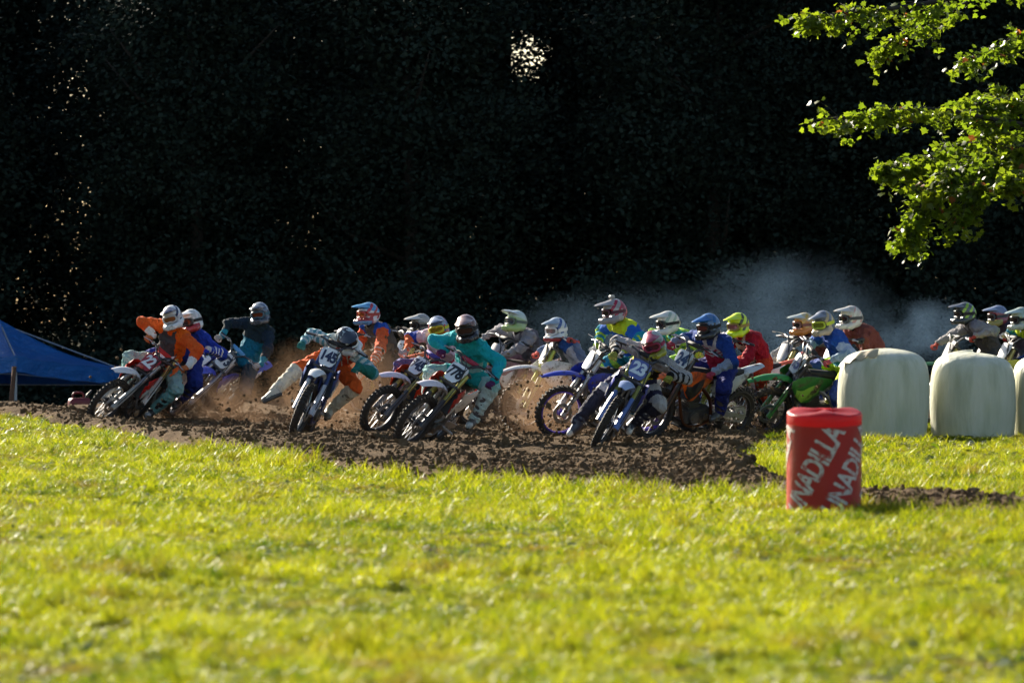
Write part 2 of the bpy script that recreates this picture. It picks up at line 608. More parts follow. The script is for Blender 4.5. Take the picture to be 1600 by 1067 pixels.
M_WEED = leafy('weed_leaf', (0.07, 0.12, 0.012), (0.20, 0.22, 0.02), 0.5, 0.2, 0.9, spec=0.6, tcol=(1.3, 1.3, 0.6))
M_FALLEN = leafy('fallen_leaf', (0.22, 0.08, 0.02), (0.34, 0.16, 0.04), 0.4, 0.5, 3.0)


def weed_clump(seed, nleaf=8, ln=0.075, wd=0.016, mat=None, lift=0.5):
    r = random.Random(seed); v = []; f = []
    for k in range(nleaf):
        a = 6.283 * k / nleaf + r.uniform(-0.4, 0.4); l_ = ln * r.uniform(0.6, 1.15); w_ = wd * r.uniform(0.7, 1.2); up = r.uniform(0.15, 1.0) * lift
        ca, sa = math.cos(a), math.sin(a); n0 = len(v); rollz = r.uniform(-0.4, 0.4) * w_
        for t, ww in ((0.08, 0.25), (0.4, 0.9), (0.75, 1.0), (1.0, 0.1)):
            x_, z_ = l_ * t, l_ * up * (t - 0.55 * t * t) * 1.6 + 0.006
            v += [(ca * x_ - sa * w_ * ww, sa * x_ + ca * w_ * ww, z_ + rollz), (ca * x_ + sa * w_ * ww, sa * x_ - ca * w_ * ww, z_ - rollz)]
        for q in range(3): f.append((n0 + 2 * q, n0 + 2 * q + 1, n0 + 2 * q + 3, n0 + 2 * q + 2))
    return mesh_from('weed', np.array(v), f, [mat or M_WEED], smooth=True)


clumps = [grass_clump(k, 15, 0.025, 0.07, 0.0028, 0.05) for k in range(4)] + [grass_clump(20 + k, 11, 0.05, 0.115, 0.0030, 0.04) for k in range(3)] + [clover_clump(40), clover_clump(41), weed_clump(50), weed_clump(51, 6, 0.10, 0.020), weed_clump(52, 10, 0.06, 0.013, None, 0.9), weed_clump(53, 2, 0.05, 0.02, M_FALLEN, 0.3)]


def wedge(n, y0, y1, half=0.098, pad=0.5):
    y = np.sqrt(RNG.random(n) * (y1 ** 2 - y0 ** 2) + y0 ** 2)
    return RNG.uniform(-1, 1, n) * (half * y + pad), y


gp = []
for (n, y0, y1) in ((85000, 19.5, 30), (80000, 30, 44), (75000, 44, 60), (65000, 60, 80)):
    x, y = wedge(n, y0, y1)
    g = grass_amount(x, y)
    keep = (g > -0.05) & (RNG.random(n) < sstep(-0.10, 0.25, g) * 0.9 + 0.1)
    bare = vnoise(x * 0.55 + 40, y * 0.28) + 0.4 * vnoise(x * 2 + 5, y * 0.9) + 0.22 * np.exp(-((x + 2.0) / 0.9) ** 2 - ((y - 24) / 3.0) ** 2) + 0.18 * np.exp(-((x - 1.3) / 0.6) ** 2 - ((y - 28) / 2.0) ** 2)
    keep &= ~((bare > 0.30) & (RNG.random(n) < 0.85))
    gp.append(np.stack([x[keep], y[keep], g[keep]], 1))
gp = np.concatenate(gp)
n = len(gp)
tall = vnoise(gp[:, 0] * 0.9 + 70, gp[:, 1] * 0.5) + 0.5 * vnoise(gp[:, 0] * 3 + 7, gp[:, 1] * 1.6)
fring = np.exp(-(gp[:, 2] / 0.5) ** 2) * (gp[:, 1] < 60)
tuft = vnoise(gp[:, 0] * 5.2 + 30, gp[:, 1] * 3.1) + 0.6 * vnoise(gp[:, 0] * 11 + 3, gp[:, 1] * 6.5)
sel = RNG.random(n) < np.clip(0.95 + 1.6 * tuft, 0.22, 1)
sclz = (0.85 + 0.5 * tall + 0.55 * fring) * RNG.uniform(0.7, 1.3, n) * np.clip(0.85 + 1.25 * tuft, 0.35, 1.7)
idx = np.where(RNG.random(n) < 0.25 + 0.5 * tall + 0.3 * fring, RNG.integers(4, 7, n), np.where(RNG.random(n) < 0.17, RNG.integers(7, 9, n), RNG.integers(0, 4, n)))
idx = np.where(RNG.random(n) < 0.055, RNG.integers(9, 12, n), idx); idx = np.where(RNG.random(n) < 0.0022, 12, idx)
far = 1 + 0.5 * sstep(35, 70, gp[:, 1])
S = np.stack([far * RNG.uniform(0.9, 1.3, n)] * 2 + [np.clip(sclz, 0.45, 2.2)], 1)
R = np.stack([RNG.normal(0, 0.12, n), RNG.normal(0, 0.12, n), RNG.uniform(0, 6.283, n)], 1)
scatter('grass', np.stack([gp[:, 0], gp[:, 1], gz(gp[:, 0], gp[:, 1]) - 0.004], 1)[sel], R[sel], S[sel], idx[sel], clumps, kind='stuff',
        label='short sunlit green meadow grass on both sides of the dirt track', category='grass')


# ---- clods of soil on the track
def clod_mesh(seed, mat):
    r = np.random.default_rng(seed)
    t = (1 + 5 ** 0.5) / 2
    v = np.array([(-1, t, 0), (1, t, 0), (-1, -t, 0), (1, -t, 0), (0, -1, t), (0, 1, t), (0, -1, -t), (0, 1, -t), (t, 0, -1), (t, 0, 1), (-t, 0, -1), (-t, 0, 1)], float) / 1.9
    f = [(0, 11, 5), (0, 5, 1), (0, 1, 7), (0, 7, 10), (0, 10, 11), (1, 5, 9), (5, 11, 4), (11, 10, 2), (10, 7, 6), (7, 1, 8), (3, 9, 4), (3, 4, 2), (3, 2, 6), (3, 6, 8), (3, 8, 9), (4, 9, 5), (2, 4, 11), (6, 2, 10), (8, 6, 7), (9, 8, 1)]
    v = v * r.uniform(0.55, 1.25, (12, 1)) * r.uniform(0.6, 1.2, 3)
    return mesh_from('clod', v, f, [mat], smooth=False)


M_CLOD = soil_mat('clod_dirt', (0.105, 0.069, 0.036), (0.17, 0.115, 0.065), (0.28, 0.205, 0.13), 16.0)
clods = [clod_mesh(k, M_CLOD) for k in range(6)]
cp = []
for (n, y0, y1) in ((60000, 41, 58), (52000, 58, 80), (6000, 80, 94)):
    x, y = wedge(n, y0, y1, 0.098, 0.8)
    g = grass_amount(x, y)
    keep = (g < 0.05) & (RNG.random(n) < 0.35 + 0.9 * np.clip(vnoise(x * 1.4, y * 0.8) + 0.3, 0, 1))
    cp.append(np.stack([x[keep], y[keep]], 1))
cp = np.concatenate(cp); n = len(cp)
s_ = np.clip(RNG.lognormal(math.log(0.016), 0.5, n), 0.005, 0.062)
scatter('soil_clods', np.stack([cp[:, 0], cp[:, 1], track_z(cp[:, 0], cp[:, 1]) + s_ * 0.25], 1), RNG.uniform(0, 6.283, (n, 3)),
        np.stack([s_ * RNG.uniform(0.8, 1.5, n), s_, s_ * RNG.uniform(0.6, 1.0, n)], 1), RNG.integers(0, 6, n), clods, kind='stuff',
        label='loose dark clods of soil strewn over the dirt track', category='soil')

# ------------------------------------------------------------------ the wood behind
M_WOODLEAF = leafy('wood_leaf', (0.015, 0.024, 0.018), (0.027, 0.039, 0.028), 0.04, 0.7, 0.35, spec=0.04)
M_BARK = simple('bark', (0.035, 0.027, 0.02), 0.9, 0, 6, 0.5, 0.02)


def leaf_clump(seed, n, rad, size, mat):
    r = np.random.default_rng(seed)
    c = r.normal(0, rad * 0.5, (n, 3)); c[:, 2] *= 0.7
    d = r.normal(0, 1, (n, 3)); d[:, 2] = d[:, 2] * 0.4 - 0.35; d /= np.linalg.norm(d, axis=1)[:, None]
    q = np.cross(d, r.normal(0, 1, (n, 3)) + [0, 0, 1.5]); q /= np.linalg.norm(q, axis=1)[:, None]
    L_ = size * r.uniform(0.6, 1.2, (n, 1))
    v = np.stack([c - d * L_ * 0.5, c + q * L_ * 0.36, c + d * L_ * 0.5, c - q * L_ * 0.36], 1).reshape(-1, 3)
    f = np.arange(n * 4).reshape(n, 4)
    return mesh_from('leaf_clump', v, f, [mat], smooth=False)


wclumps = [leaf_clump(k, 190, 0.70, 0.105, M_WOODLEAF) for k in range(5)]
P = []; mbt = MB()
rr = np.random.default_rng(21)
trees = []
for row, (yy, nn) in enumerate(((104, 12), (109, 12), (114, 12), (119, 12), (124, 11), (129, 11))):
    for k in range(nn):
        x = (k + 0.5) / nn * 56 - 28 + rr.uniform(-1.4, 1.4); y = yy + rr.uniform(-1.8, 1.8)
        top = min(0.54 * (y - 85.2), 17.0) * rr.uniform(0.90, 1.0)
        trees.append((x, y, top))
for (x, y, top) in trees:
    z0 = gzf(x, y)
    cr = rr.uniform(2.0, 2.9); n_ = int(330 * cr / 2.4 * top / 10)
    t = rr.random(n_) ** 0.8
    zc = 1.0 + (top - 1.0) * t
    rad = cr * np.sqrt(np.clip(1 - (np.abs(t - 0.45) / 0.6) ** 2, 0.04, 1)) * np.sqrt(rr.random(n_))
    a = rr.uniform(0, 6.283, n_)
    P.append(np.stack([x + rad * np.cos(a), y + rad * np.sin(a), z0 + zc - 0.3], 1))
    lean = rr.uniform(-0.3, 0.3)
    mbt.tube([(x, y, z0 - 0.3), (x + lean * 0.3, y, z0 + top * 0.35), (x + lean, y, z0 + top * 0.9)], [0.17, 0.12, 0.03], 7)
    for b_ in range(5):
        a_ = rr.uniform(0, 6.283); zb = top * rr.uniform(0.25, 0.7); l_ = cr * 0.8
        mbt.tube([(x + lean * 0.4, y, z0 + zb), (x + lean * 0.4 + math.cos(a_) * l_ * 0.6, y + math.sin(a_) * l_ * 0.6, z0 + zb + 0.5), (x + math.cos(a_) * l_, y + math.sin(a_) * l_, z0 + zb + 1.2)], [0.06, 0.04, 0.012], 5)
nb = 2600                                                        # undergrowth along the edge of the wood
xb = rr.uniform(-26, 26, nb); yb = rr.uniform(99.5, 104, nb)
P.append(np.stack([xb, yb, gz(xb, yb) + rr.random(nb) ** 1.4 * (1.6 + 1.3 * vnoise(xb * 0.5, yb * 0.3)) + 0.1], 1))
P = np.concatenate(P)


def gap(P, px, py, rx, ry, ang=0.0):
    u_ = CX + FPX * P[:, 0] / P[:, 1] - px; v_ = CY - FPX * (P[:, 2] - CAMH) / P[:, 1] - py
    c, s2 = math.cos(ang), math.sin(ang)
    a, b = u_ * c + v_ * s2, -u_ * s2 + v_ * c
    return (a / (rx + 62)) ** 2 + (b / (ry + 52)) ** 2 > 1


P = P[gap(P, 820, 92, -8, -4)]                                    # where the crowns part and the sky shows
n = len(P)
trunks = bpy.data.objects.new('wood_trunks', mbt.mesh('wood_trunks', True, [M_BARK]))
s_ = rr.uniform(0.8, 1.25, n)
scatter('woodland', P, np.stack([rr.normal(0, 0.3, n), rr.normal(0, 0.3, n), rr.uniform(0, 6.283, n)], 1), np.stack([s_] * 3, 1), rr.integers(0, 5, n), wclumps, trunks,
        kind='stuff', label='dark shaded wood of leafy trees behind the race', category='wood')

# ------------------------------------------------------------------ motocross bike (x forward, y left, z up; origin on the ground)
DZ = -0.06                                                        # suspension settled under the rider
FA = Vector((0.70, 0, 0.345)); FU = Vector((-0.454, 0, 0.891)); FN = Vector((0.891, 0, 0.454))
RA = Vector((-0.74, 0, 0.335))


def fk(s, n=0.0, y=0.0):
    return FA + FU * s + FN * n + Vector((0, y, 0))


def c3(x, y, z): return Vector((x, y, z + DZ))


def wheel_parts(c, R, tw, rimr):
    """rim+hub, tyre with knobs, spokes"""
    rim = MB(); seg = 32
    prof = [(rimr - 0.016, -tw * 0.30), (rimr + 0.008, -tw * 0.34), (rimr + 0.008, tw * 0.34), (rimr - 0.016, tw * 0.30)]
    loops = []
    for k in range(seg + 1):
        a = 2 * math.pi * k / seg
        loops.append([c + Vector((math.cos(a) * r, y, math.sin(a) * r)) for r, y in prof])
    rim.loft(loops, cap=False)
    rim.tube([c + Vector((0, -tw * 0.75, 0)), c + Vector((0, tw * 0.75, 0))], 0.028, 10)
    rim.disc(c + Vector((0, tw * 0.42, 0)), (0, 1, 0), 0.045, 0.012, 12); rim.disc(c - Vector((0, tw * 0.42, 0)), (0, 1, 0), 0.045, 0.012, 12)
    ty = MB(); Rb = R - 0.014
    prof = [(rimr + 0.004, -tw * 0.33), (rimr + (Rb - rimr) * 0.5, -tw * 0.5), (Rb - 0.012, -tw * 0.42), (Rb, -tw * 0.18), (Rb, tw * 0.18), (Rb - 0.012, tw * 0.42), (rimr + (Rb - rimr) * 0.5, tw * 0.5), (rimr + 0.004, tw * 0.33)]
    loops = []
    for k in range(seg + 1):
        a = 2 * math.pi * k / seg
        loops.append([c + Vector((math.cos(a) * r, y, math.sin(a) * r)) for r, y in prof])
    ty.loft(loops, cap=False)
    nk = 36
    for k in range(nk):
        a = 2 * math.pi * (k + 0.5) / nk
        rot = Matrix.Rotation(-a, 3, 'Y')
        rows = ((-0.13, 0.13) if k % 2 else (0.0,))
        for y in rows:
            ty.box(c + rot @ Vector((R - 0.011, y * tw, 0)), (0.013, tw * 0.10, 0.012), rot)
        for sgn in (-1, 1):
            rt = rot @ Matrix.Rotation(0.55 * -sgn, 3, 'Z')
            ty.box(c + rot @ Vector((R - 0.020, sgn * tw * 0.40, 0)), (0.014, tw * 0.085, 0.013), rt)
    sp = MB()
    for k in range(32):
        a = 2 * math.pi * k / 32; sgn = 1 if k % 2 else -1; tw_ = 0.35 if (k // 2) % 2 else -0.35
        sp.tube([c + Vector((math.cos(a + tw_) * 0.043, sgn * tw * 0.42, math.sin(a + tw_) * 0.043)), c + Vector((math.cos(a) * (rimr - 0.012), sgn * tw * 0.08, math.sin(a) * (rimr - 0.012)))], 0.0022, 3, cap=False)
    return rim.mesh('rim', True), ty.mesh('tyre'), sp.mesh('spokes')


BM = {}
BM['front_rim'], BM['front_tyre'], BM['front_spokes'] = wheel_parts(FA, 0.345, 0.088, 0.268)
BM['rear_rim'], BM['rear_tyre'], BM['rear_spokes'] = wheel_parts(RA, 0.335, 0.118, 0.242)
BM['front_disc'] = MB().disc(FA + Vector((0, 0.06, 0)), (0, 1, 0), 0.13, 0.004, 28, 0.085).mesh('brake_disc')
m = MB().disc(RA + Vector((0, -0.075, 0)), (0, 1, 0), 0.12, 0.004, 28, 0.08); BM['rear_disc'] = m.mesh('brake_disc')
m = MB().disc(RA + Vector((0, 0.085, 0)), (0, 1, 0), 0.112, 0.006, 36, 0.07)
for k in range(6):
    a = k * math.pi / 3
    m.tube([RA + Vector((math.cos(a) * 0.03, 0.085, math.sin(a) * 0.03)), RA + Vector((math.cos(a) * 0.075, 0.085, math.sin(a) * 0.075))], 0.008, 5)
BM['sprocket'] = m.mesh('sprocket')


def arch_loop(p, t, half, drop, th, n=7, cut=0.0):
    """closed arch cross-section at p, travelling along t (in the xz plane)"""
    t = Vector(t).normalized(); up = Vector((0, 0, 1)); up = (up - t * up.dot(t)).normalized()
    top = []; bot = []
    for k in range(n):
        s_ = -1 + 2 * k / (n - 1)
        z = -drop * abs(s_) ** 2.2
        top.append(p + Vector((0, s_ * half, 0)) + up * z); bot.append(p + Vector((0, s_ * (half - th), 0)) + up * (z - th))
    return top + bot[::-1]


def fender(path, halves, drops, th=0.005):
    pts = catmull(path, 4); loops = []
    for i, p in enumerate(pts):
        u_ = i / (len(pts) - 1) * (len(halves) - 1); k = min(int(u_), len(halves) - 2); f_ = u_ - k
        h_ = halves[k] * (1 - f_) + halves[k + 1] * f_; d_ = drops[k] * (1 - f_) + drops[k + 1] * f_
        t = pts[min(i + 1, len(pts) - 1)] - pts[max(i - 1, 0)]
        loops.append(arch_loop(p, t, h_, d_, th))
    return MB().loft(loops)


def rect_loft(secs):
    """secs: (x, half width, z bottom, z top) rounded sections"""
    loops = []
    for x, hw, z0, z1 in secs:
        b = min(hw, (z1 - z0) / 2) * 0.55
        l = [(hw - b, z0), (hw, z0 + b), (hw, z1 - b), (hw - b * 0.35, z1 - b * 0.35), (hw - b, z1), (-hw + b, z1), (-hw + b * 0.35, z1 - b * 0.35), (-hw, z1 - b), (-hw, z0 + b), (-hw + b, z0)]
        loops.append([c3(x, y, z) for y, z in l])
    return MB().loft(loops)


def side_shell(secs, side, th=0.007, bulge=0.02):
    """secs: (x, z top, z bottom, y)"""
    loops = []
    for x, zt, zb, y in secs:
        o_ = []; i_ = []
        for k in range(5):
            t = k / 4; yy = y + bulge * math.sin(math.pi * t)
            o_.append(c3(x, side * yy, zt + (zb - zt) * t)); i_.append(c3(x, side * (yy - th), zt + (zb - zt) * t))
        loops.append(o_ + i_[::-1])
    return MB().loft(loops)


BM['front_fender'] = smooth_by_angle(fender([(0.38, 0, 0.82 + DZ), (0.50, 0, 0.905 + DZ), (0.66, 0, 0.935 + DZ), (0.86, 0, 0.915 + DZ), (1.06, 0, 0.845 + DZ)], [0.055, 0.085, 0.092, 0.078, 0.045], [0.05, 0.045, 0.04, 0.03, 0.012]).mesh('front_fender'))
BM['rear_fender'] = smooth_by_angle(fender([(-0.42, 0, 0.90 + DZ), (-0.62, 0, 0.955 + DZ), (-0.82, 0, 1.00 + DZ), (-1.02, 0, 1.035 + DZ)], [0.085, 0.09, 0.085, 0.06], [0.07, 0.06, 0.045, 0.02]).mesh('rear_fender'))
BM['seat'] = smooth_by_angle(rect_loft([(0.24, 0.055, 0.93, 1.00), (0.10, 0.065, 0.90, 0.985), (-0.10, 0.075, 0.86, 0.965), (-0.32, 0.095, 0.85, 0.96), (-0.52, 0.095, 0.87, 0.97), (-0.66, 0.07, 0.91, 0.975)]).mesh('seat'), 50)
BM['fuel_tank'] = smooth_by_angle(rect_loft([(0.40, 0.07, 0.86, 0.95), (0.30, 0.10, 0.80, 0.985), (0.12, 0.105, 0.74, 0.965), (-0.02, 0.08, 0.74, 0.90)]).mesh('fuel_tank'), 50)
for sd, nm in ((1, 'l'), (-1, 'r')):
    BM['shroud_' + nm] = smooth_by_angle(side_shell([(0.54, 0.93, 0.86, 0.185), (0.46, 0.985, 0.72, 0.195), (0.36, 1.0, 0.62, 0.185), (0.24, 0.985, 0.62, 0.160), (0.10, 0.955, 0.72, 0.130), (-0.06, 0.92, 0.84, 0.108)], sd).mesh('radiator_shroud'), 50)
    BM['shroud_accent_' + nm] = side_shell([(0.47, 0.84, 0.74, 0.208), (0.36, 0.83, 0.64, 0.202), (0.24, 0.86, 0.68, 0.178), (0.12, 0.90, 0.76, 0.146)], sd, 0.004, 0.013).mesh('shroud_accent')
    BM['side_panel_' + nm] = smooth_by_angle(side_shell([(-0.10, 0.86, 0.70, 0.115), (-0.24, 0.88, 0.60, 0.135), (-0.40, 0.90, 0.66, 0.14), (-0.56, 0.93, 0.78, 0.125), (-0.70, 0.96, 0.88, 0.10)], sd).mesh('side_panel'), 50)
    m = MB(); y = sd * 0.105
    m.tube([fk(-0.02, 0, y), fk(0.30, 0, y)], 0.025, 10)
    m.box(fk(0.0, 0, y), (0.028, 0.02, 0.04), Matrix.Rotation(-0.471, 3, 'Y'), 0.008)
    BM['fork_lower_' + nm] = smooth_by_angle(m.mesh('fork_lower'))
    BM['fork_leg_' + nm] = smooth_by_angle(MB().tube([fk(0.24, 0, y), fk(0.27, 0, y), fk(0.55, 0, y), fk(0.83, 0, y)], [0.030, 0.031, 0.033, 0.029], 12).mesh('fork_leg'))
    m = MB(); loops = []
    for s_ in (-0.03, 0.06, 0.22, 0.40):
        w_ = 0.038 if s_ < 0.3 else 0.030
        o_ = [fk(s_, 0.040 * math.cos(q), y + w_ * math.sin(q)) for q in (-1.7, -1.1, -0.4, 0.4, 1.1, 1.7)]
        i_ = [fk(s_, 0.036 * math.cos(q), y + (w_ - 0.004) * math.sin(q)) for q in (1.7, 1.1, 0.4, -0.4, -1.1, -1.7)]
        loops.append(o_ + i_)
    BM['fork_guard_' + nm] = smooth_by_angle(m.loft(loops).mesh('fork_guard'))
    BM['radiator_' + nm] = MB().box(c3(0.36, sd * 0.135, 0.76), (0.022, 0.055, 0.13), Matrix.Rotation(-0.25, 3, 'Y'), 0.006).mesh('radiator')
    m = MB().box(c3(-0.17, sd * 0.21, 0.40), (0.028, 0.055, 0.010)); m.tube([c3(-0.17, sd * 0.12, 0.41), c3(-0.17, sd * 0.17, 0.40)], 0.014, 6)
    for k in range(4): m.box(c3(-0.17, sd * (0.17 + 0.026 * k), 0.413), (0.028, 0.004, 0.006))
    BM['foot_peg_' + nm] = m.mesh('foot_peg')
    BM['grip_' + nm] = smooth_by_angle(MB().tube([fk(0.955, -0.06, sd * 0.29) + Vector((0, 0, 0.045)), fk(0.955, -0.075, sd * 0.405) + Vector((0, 0, 0.04))], 0.0175, 10).disc(fk(0.955, -0.06, sd * 0.288) + Vector((0, 0, 0.045)), (0, 1, 0), 0.027, 0.006, 12).mesh('grip'))
    BM['lever_' + nm] = smooth_by_angle(MB().tube([fk(0.955, -0.05, sd * 0.25) + Vector((0, 0, 0.045)), fk(0.945, 0.0, sd * 0.28) + Vector((0, 0, 0.04)), fk(0.94, -0.005, sd * 0.39) + Vector((0, 0, 0.03))], [0.010, 0.008, 0.006], 6).box(fk(0.955, -0.05, sd * 0.235) + Vector((0, 0, 0.045)), (0.022, 0.02, 0.018), None, 0.006).mesh('lever'))
    BM['handguard_' + nm] = smooth_by_angle(fender([fk(0.955, 0.0, sd * 0.20) + Vector((0, 0, 0.05)), fk(0.955, 0.05, sd * 0.26) + Vector((0, 0, 0.05)), fk(0.955, 0.06, sd * 0.36) + Vector((0, 0, 0.05)), fk(0.955, 0.02, sd * 0.425) + Vector((0, 0, 0.05))], [0.03, 0.05, 0.05, 0.03], [0, 0, 0, 0], 0.004).mesh('hand_guard'))
hb = [fk(0.955, -0.077, 0.41) + Vector((0, 0, 0.04)), fk(0.955, -0.05, 0.24) + Vector((0, 0, 0.05)), fk(0.945, -0.01, 0.14) + Vector((0, 0, 0.03)), fk(0.90, 0.01, 0.055), fk(0.90, 0.01, -0.055), fk(0.945, -0.01, -0.14) + Vector((0, 0, 0.03)), fk(0.955, -0.05, -0.24) + Vector((0, 0, 0.05)), fk(0.955, -0.077, -0.41) + Vector((0, 0, 0.04))]
m = MB().tube(catmull(hb, 4), 0.0125, 8)
m.tube([fk(0.953, -0.03, 0.15) + Vector((0, 0, 0.035)), fk(0.953, -0.03, -0.15) + Vector((0, 0, 0.035))], 0.009, 6)
BM['handlebar'] = smooth_by_angle(m.mesh('handlebar'))
BM['bar_pad'] = MB().tube([fk(0.95, -0.02, 0.11) + Vector((0, 0, 0.03)), fk(0.95, -0.02, -0.11) + Vector((0, 0, 0.03))], [0.030, 0.030], 8).mesh('bar_pad', True)
rk = Matrix.Rotation(-0.471, 3, 'Y')
BM['triple_clamp'] = MB().box(fk(0.60, -0.005, 0), (0.045, 0.145, 0.018), rk, 0.01).box(fk(0.82, -0.005, 0), (0.045, 0.145, 0.016), rk, 0.01).tube([fk(0.55, -0.03, 0), fk(0.86, -0.03, 0)], 0.03, 8).box(fk(0.87, 0.01, 0), (0.025, 0.065, 0.03), rk, 0.008).mesh('triple_clamp')
# number plate: a shield bent round the bars
PLC = fk(0.735, 0.085, 0)
loops = []
for t, hw in ((-0.125, 0.055), (-0.10, 0.085), (-0.02, 0.112), (0.07, 0.122), (0.10, 0.118), (0.12, 0.10)):
    o_ = []; i_ = []
    for k in range(7):
        s_ = -1 + 2 * k / 6
        p = PLC + FU * t + Vector((0, s_ * hw, 0)) - FN * (0.020 * (s_ * hw / 0.12) ** 2)
        o_.append(p); i_.append(p - FN * 0.004)
    loops.append(o_ + i_[::-1])
BM['number_plate'] = smooth_by_angle(MB().loft(loops).mesh('number_plate'))
# frame, engine and so on
m = MB()
for sd in (1, -1):
    m.tube(catmull([c3(0.40, sd * 0.03, 0.96), c3(0.25, sd * 0.12, 0.86), c3(-0.10, sd * 0.115, 0.62), c3(-0.20, sd * 0.10, 0.36)], 3), 0.024, 8)
    m.tube(catmull([c3(0.44, sd * 0.02, 0.84), c3(0.34, sd * 0.05, 0.55), c3(0.24, sd * 0.09, 0.30), c3(0.0, sd * 0.10, 0.27), c3(-0.20, sd * 0.10, 0.34)], 3), 0.018, 7)
    m.tube([c3(-0.05, sd * 0.06, 0.80), c3(-0.40, sd * 0.07, 0.84), c3(-0.72, sd * 0.05, 0.93)], 0.011, 6)
    m.tube([c3(-0.18, sd * 0.08, 0.55), c3(-0.62, sd * 0.06, 0.88)], 0.011, 6)
BM['frame'] = smooth_by_angle(m.mesh('frame'))
BM['skid_plate'] = MB().box(c3(0.06, 0, 0.245), (0.20, 0.10, 0.008), None, 0.003).box(c3(0.27, 0, 0.31), (0.06, 0.09, 0.007), Matrix.Rotation(-0.9, 3, 'Y'), 0.003).mesh('skid_plate')
m = MB().box(c3(0.02, 0, 0.40), (0.21, 0.105, 0.115), Matrix.Rotation(0.12, 3, 'Y'), 0.04).box(c3(0.12, 0, 0.57), (0.085, 0.085, 0.10), Matrix.Rotation(0.15, 3, 'Y'), 0.02)
for k in range(4): m.box(c3(0.125, 0, 0.50 + 0.035 * k), (0.095, 0.092, 0.006), Matrix.Rotation(0.15, 3, 'Y'))
BM['engine'] = smooth_by_angle(m.mesh('engine'))
m = MB().disc(c3(-0.06, -0.12, 0.42), (0, 1, 0), 0.085, 0.04, 18); m.disc(c3(0.12, -0.115, 0.37), (0, 1, 0), 0.055, 0.03, 14); m.disc(c3(0.10, 0.115, 0.38), (0, 1, 0), 0.075, 0.04, 16); m.disc(c3(-0.09, 0.11, 0.40), (0, 1, 0), 0.045, 0.03, 12)
BM['engine_cover'] = m.mesh('engine_cover')
BM['cylinder_head'] = MB().box(c3(0.145, 0, 0.705), (0.085, 0.09, 0.045), Matrix.Rotation(0.15, 3, 'Y'), 0.015).mesh('cylinder_head')
BM['exhaust'] = smooth_by_angle(MB().tube(catmull([c3(0.22, -0.04, 0.66), c3(0.34, -0.08, 0.58), c3(0.30, -0.13, 0.46), c3(0.12, -0.165, 0.50), c3(-0.12, -0.15, 0.62), c3(-0.32, -0.15, 0.72)], 5), 0.024, 10).mesh('exhaust'))
BM['silencer'] = smooth_by_angle(MB().tube([c3(-0.30, -0.15, 0.71), c3(-0.36, -0.155, 0.735), c3(-0.68, -0.16, 0.83), c3(-0.75, -0.16, 0.85), c3(-0.77, -0.16, 0.857)], [0.026, 0.055, 0.056, 0.045, 0.022], 12).mesh('silencer'))
m = MB()
for sd in (1, -1):
    m.loft([[Vector((x, sd * (y + dy), z + dz)) for dy, dz in ((-h2 * 0.5, -h), (h2 * 0.5, -h), (h2 * 0.5, h), (-h2 * 0.5, h))] for x, y, z, h, h2 in ((-0.18, 0.075, 0.40 + DZ, 0.05, 0.04), (-0.40, 0.105, 0.37, 0.038, 0.03), (-0.72, 0.112, 0.335, 0.028, 0.026), (-0.80, 0.112, 0.335, 0.024, 0.024))])
m.box((-0.28, 0, 0.355), (0.05, 0.09, 0.03), None, 0.01)
BM['swingarm'] = m.mesh('swingarm')
BM['chain'] = MB().box((-0.42, 0.085, 0.42), (0.36, 0.007, 0.008), Matrix.Rotation(0.10, 3, 'Y')).box((-0.42, 0.085, 0.27), (0.36, 0.007, 0.008), Matrix.Rotation(-0.12, 3, 'Y')).mesh('chain')
pts = [c3(-0.12 - 0.05 * t, 0.04 * math.cos(t * 40), 0.50 + 0.20 * t) + Vector((0.04 * math.sin(t * 40), 0, 0)) for t in np.linspace(0, 1, 44)]
BM['shock'] = smooth_by_angle(MB().tube(pts, 0.008, 5).tube([c3(-0.10, 0, 0.42), c3(-0.18, 0, 0.78)], 0.018, 8).mesh('shock_absorber'))
BM['cables'] = smooth_by_angle(MB().tube(catmull([fk(0.955, -0.02, 0.25) + Vector((0, 0, 0.04)), fk(0.94, 0.10, 0.16), fk(0.80, 0.10, 0.10), c3(0.38, 0.06, 0.80)], 4), 0.006, 5).tube(catmull([fk(0.955, -0.02, -0.25) + Vector((0, 0, 0.04)), fk(0.97, 0.11, -0.10), fk(0.86, 0.12, 0.07), fk(0.55, 0.05, 0.13), fk(0.05, 0.03, 0.135)], 4), 0.006, 5).mesh('cables'))


def text_mesh(txt, size, name, bold=0.012, shear=0.0, extr=0.0):
    cu = bpy.data.curves.new(name, 'FONT'); cu.body = txt; cu.size = size; cu.align_x = 'CENTER'; cu.align_y = 'CENTER'
    cu.offset = bold * size; cu.shear = shear; cu.extrude = extr; cu.space_character = 0.92; cu.resolution_u = 3
    to = bpy.data.objects.new(name, cu)
    me = bpy.data.meshes.new_from_object(to)
    bpy.data.objects.remove(to); bpy.data.curves.remove(cu)
    me.name = name; me.materials.clear()
    return me


def number_mesh(txt):
    size = 0.165 if len(txt) > 2 else 0.185
    me = text_mesh(txt, size, 'number', 0.045)
    k = (0.205 if len(txt) > 2 else 0.165) / max(me.vertices[i].co.x for i in range(len(me.vertices))) / 2
    k = min(k, 1.25)
    for v in me.vertices:                                         # text x runs to the rider's right (image right from the front)
        y = v.co.x * k; t = v.co.y * 1.12
        v.co = PLC + FU * (t + 0.0) + Vector((0, y, 0)) - FN * (0.020 * (y / 0.12) ** 2 - 0.006)
    me.update()
    return me


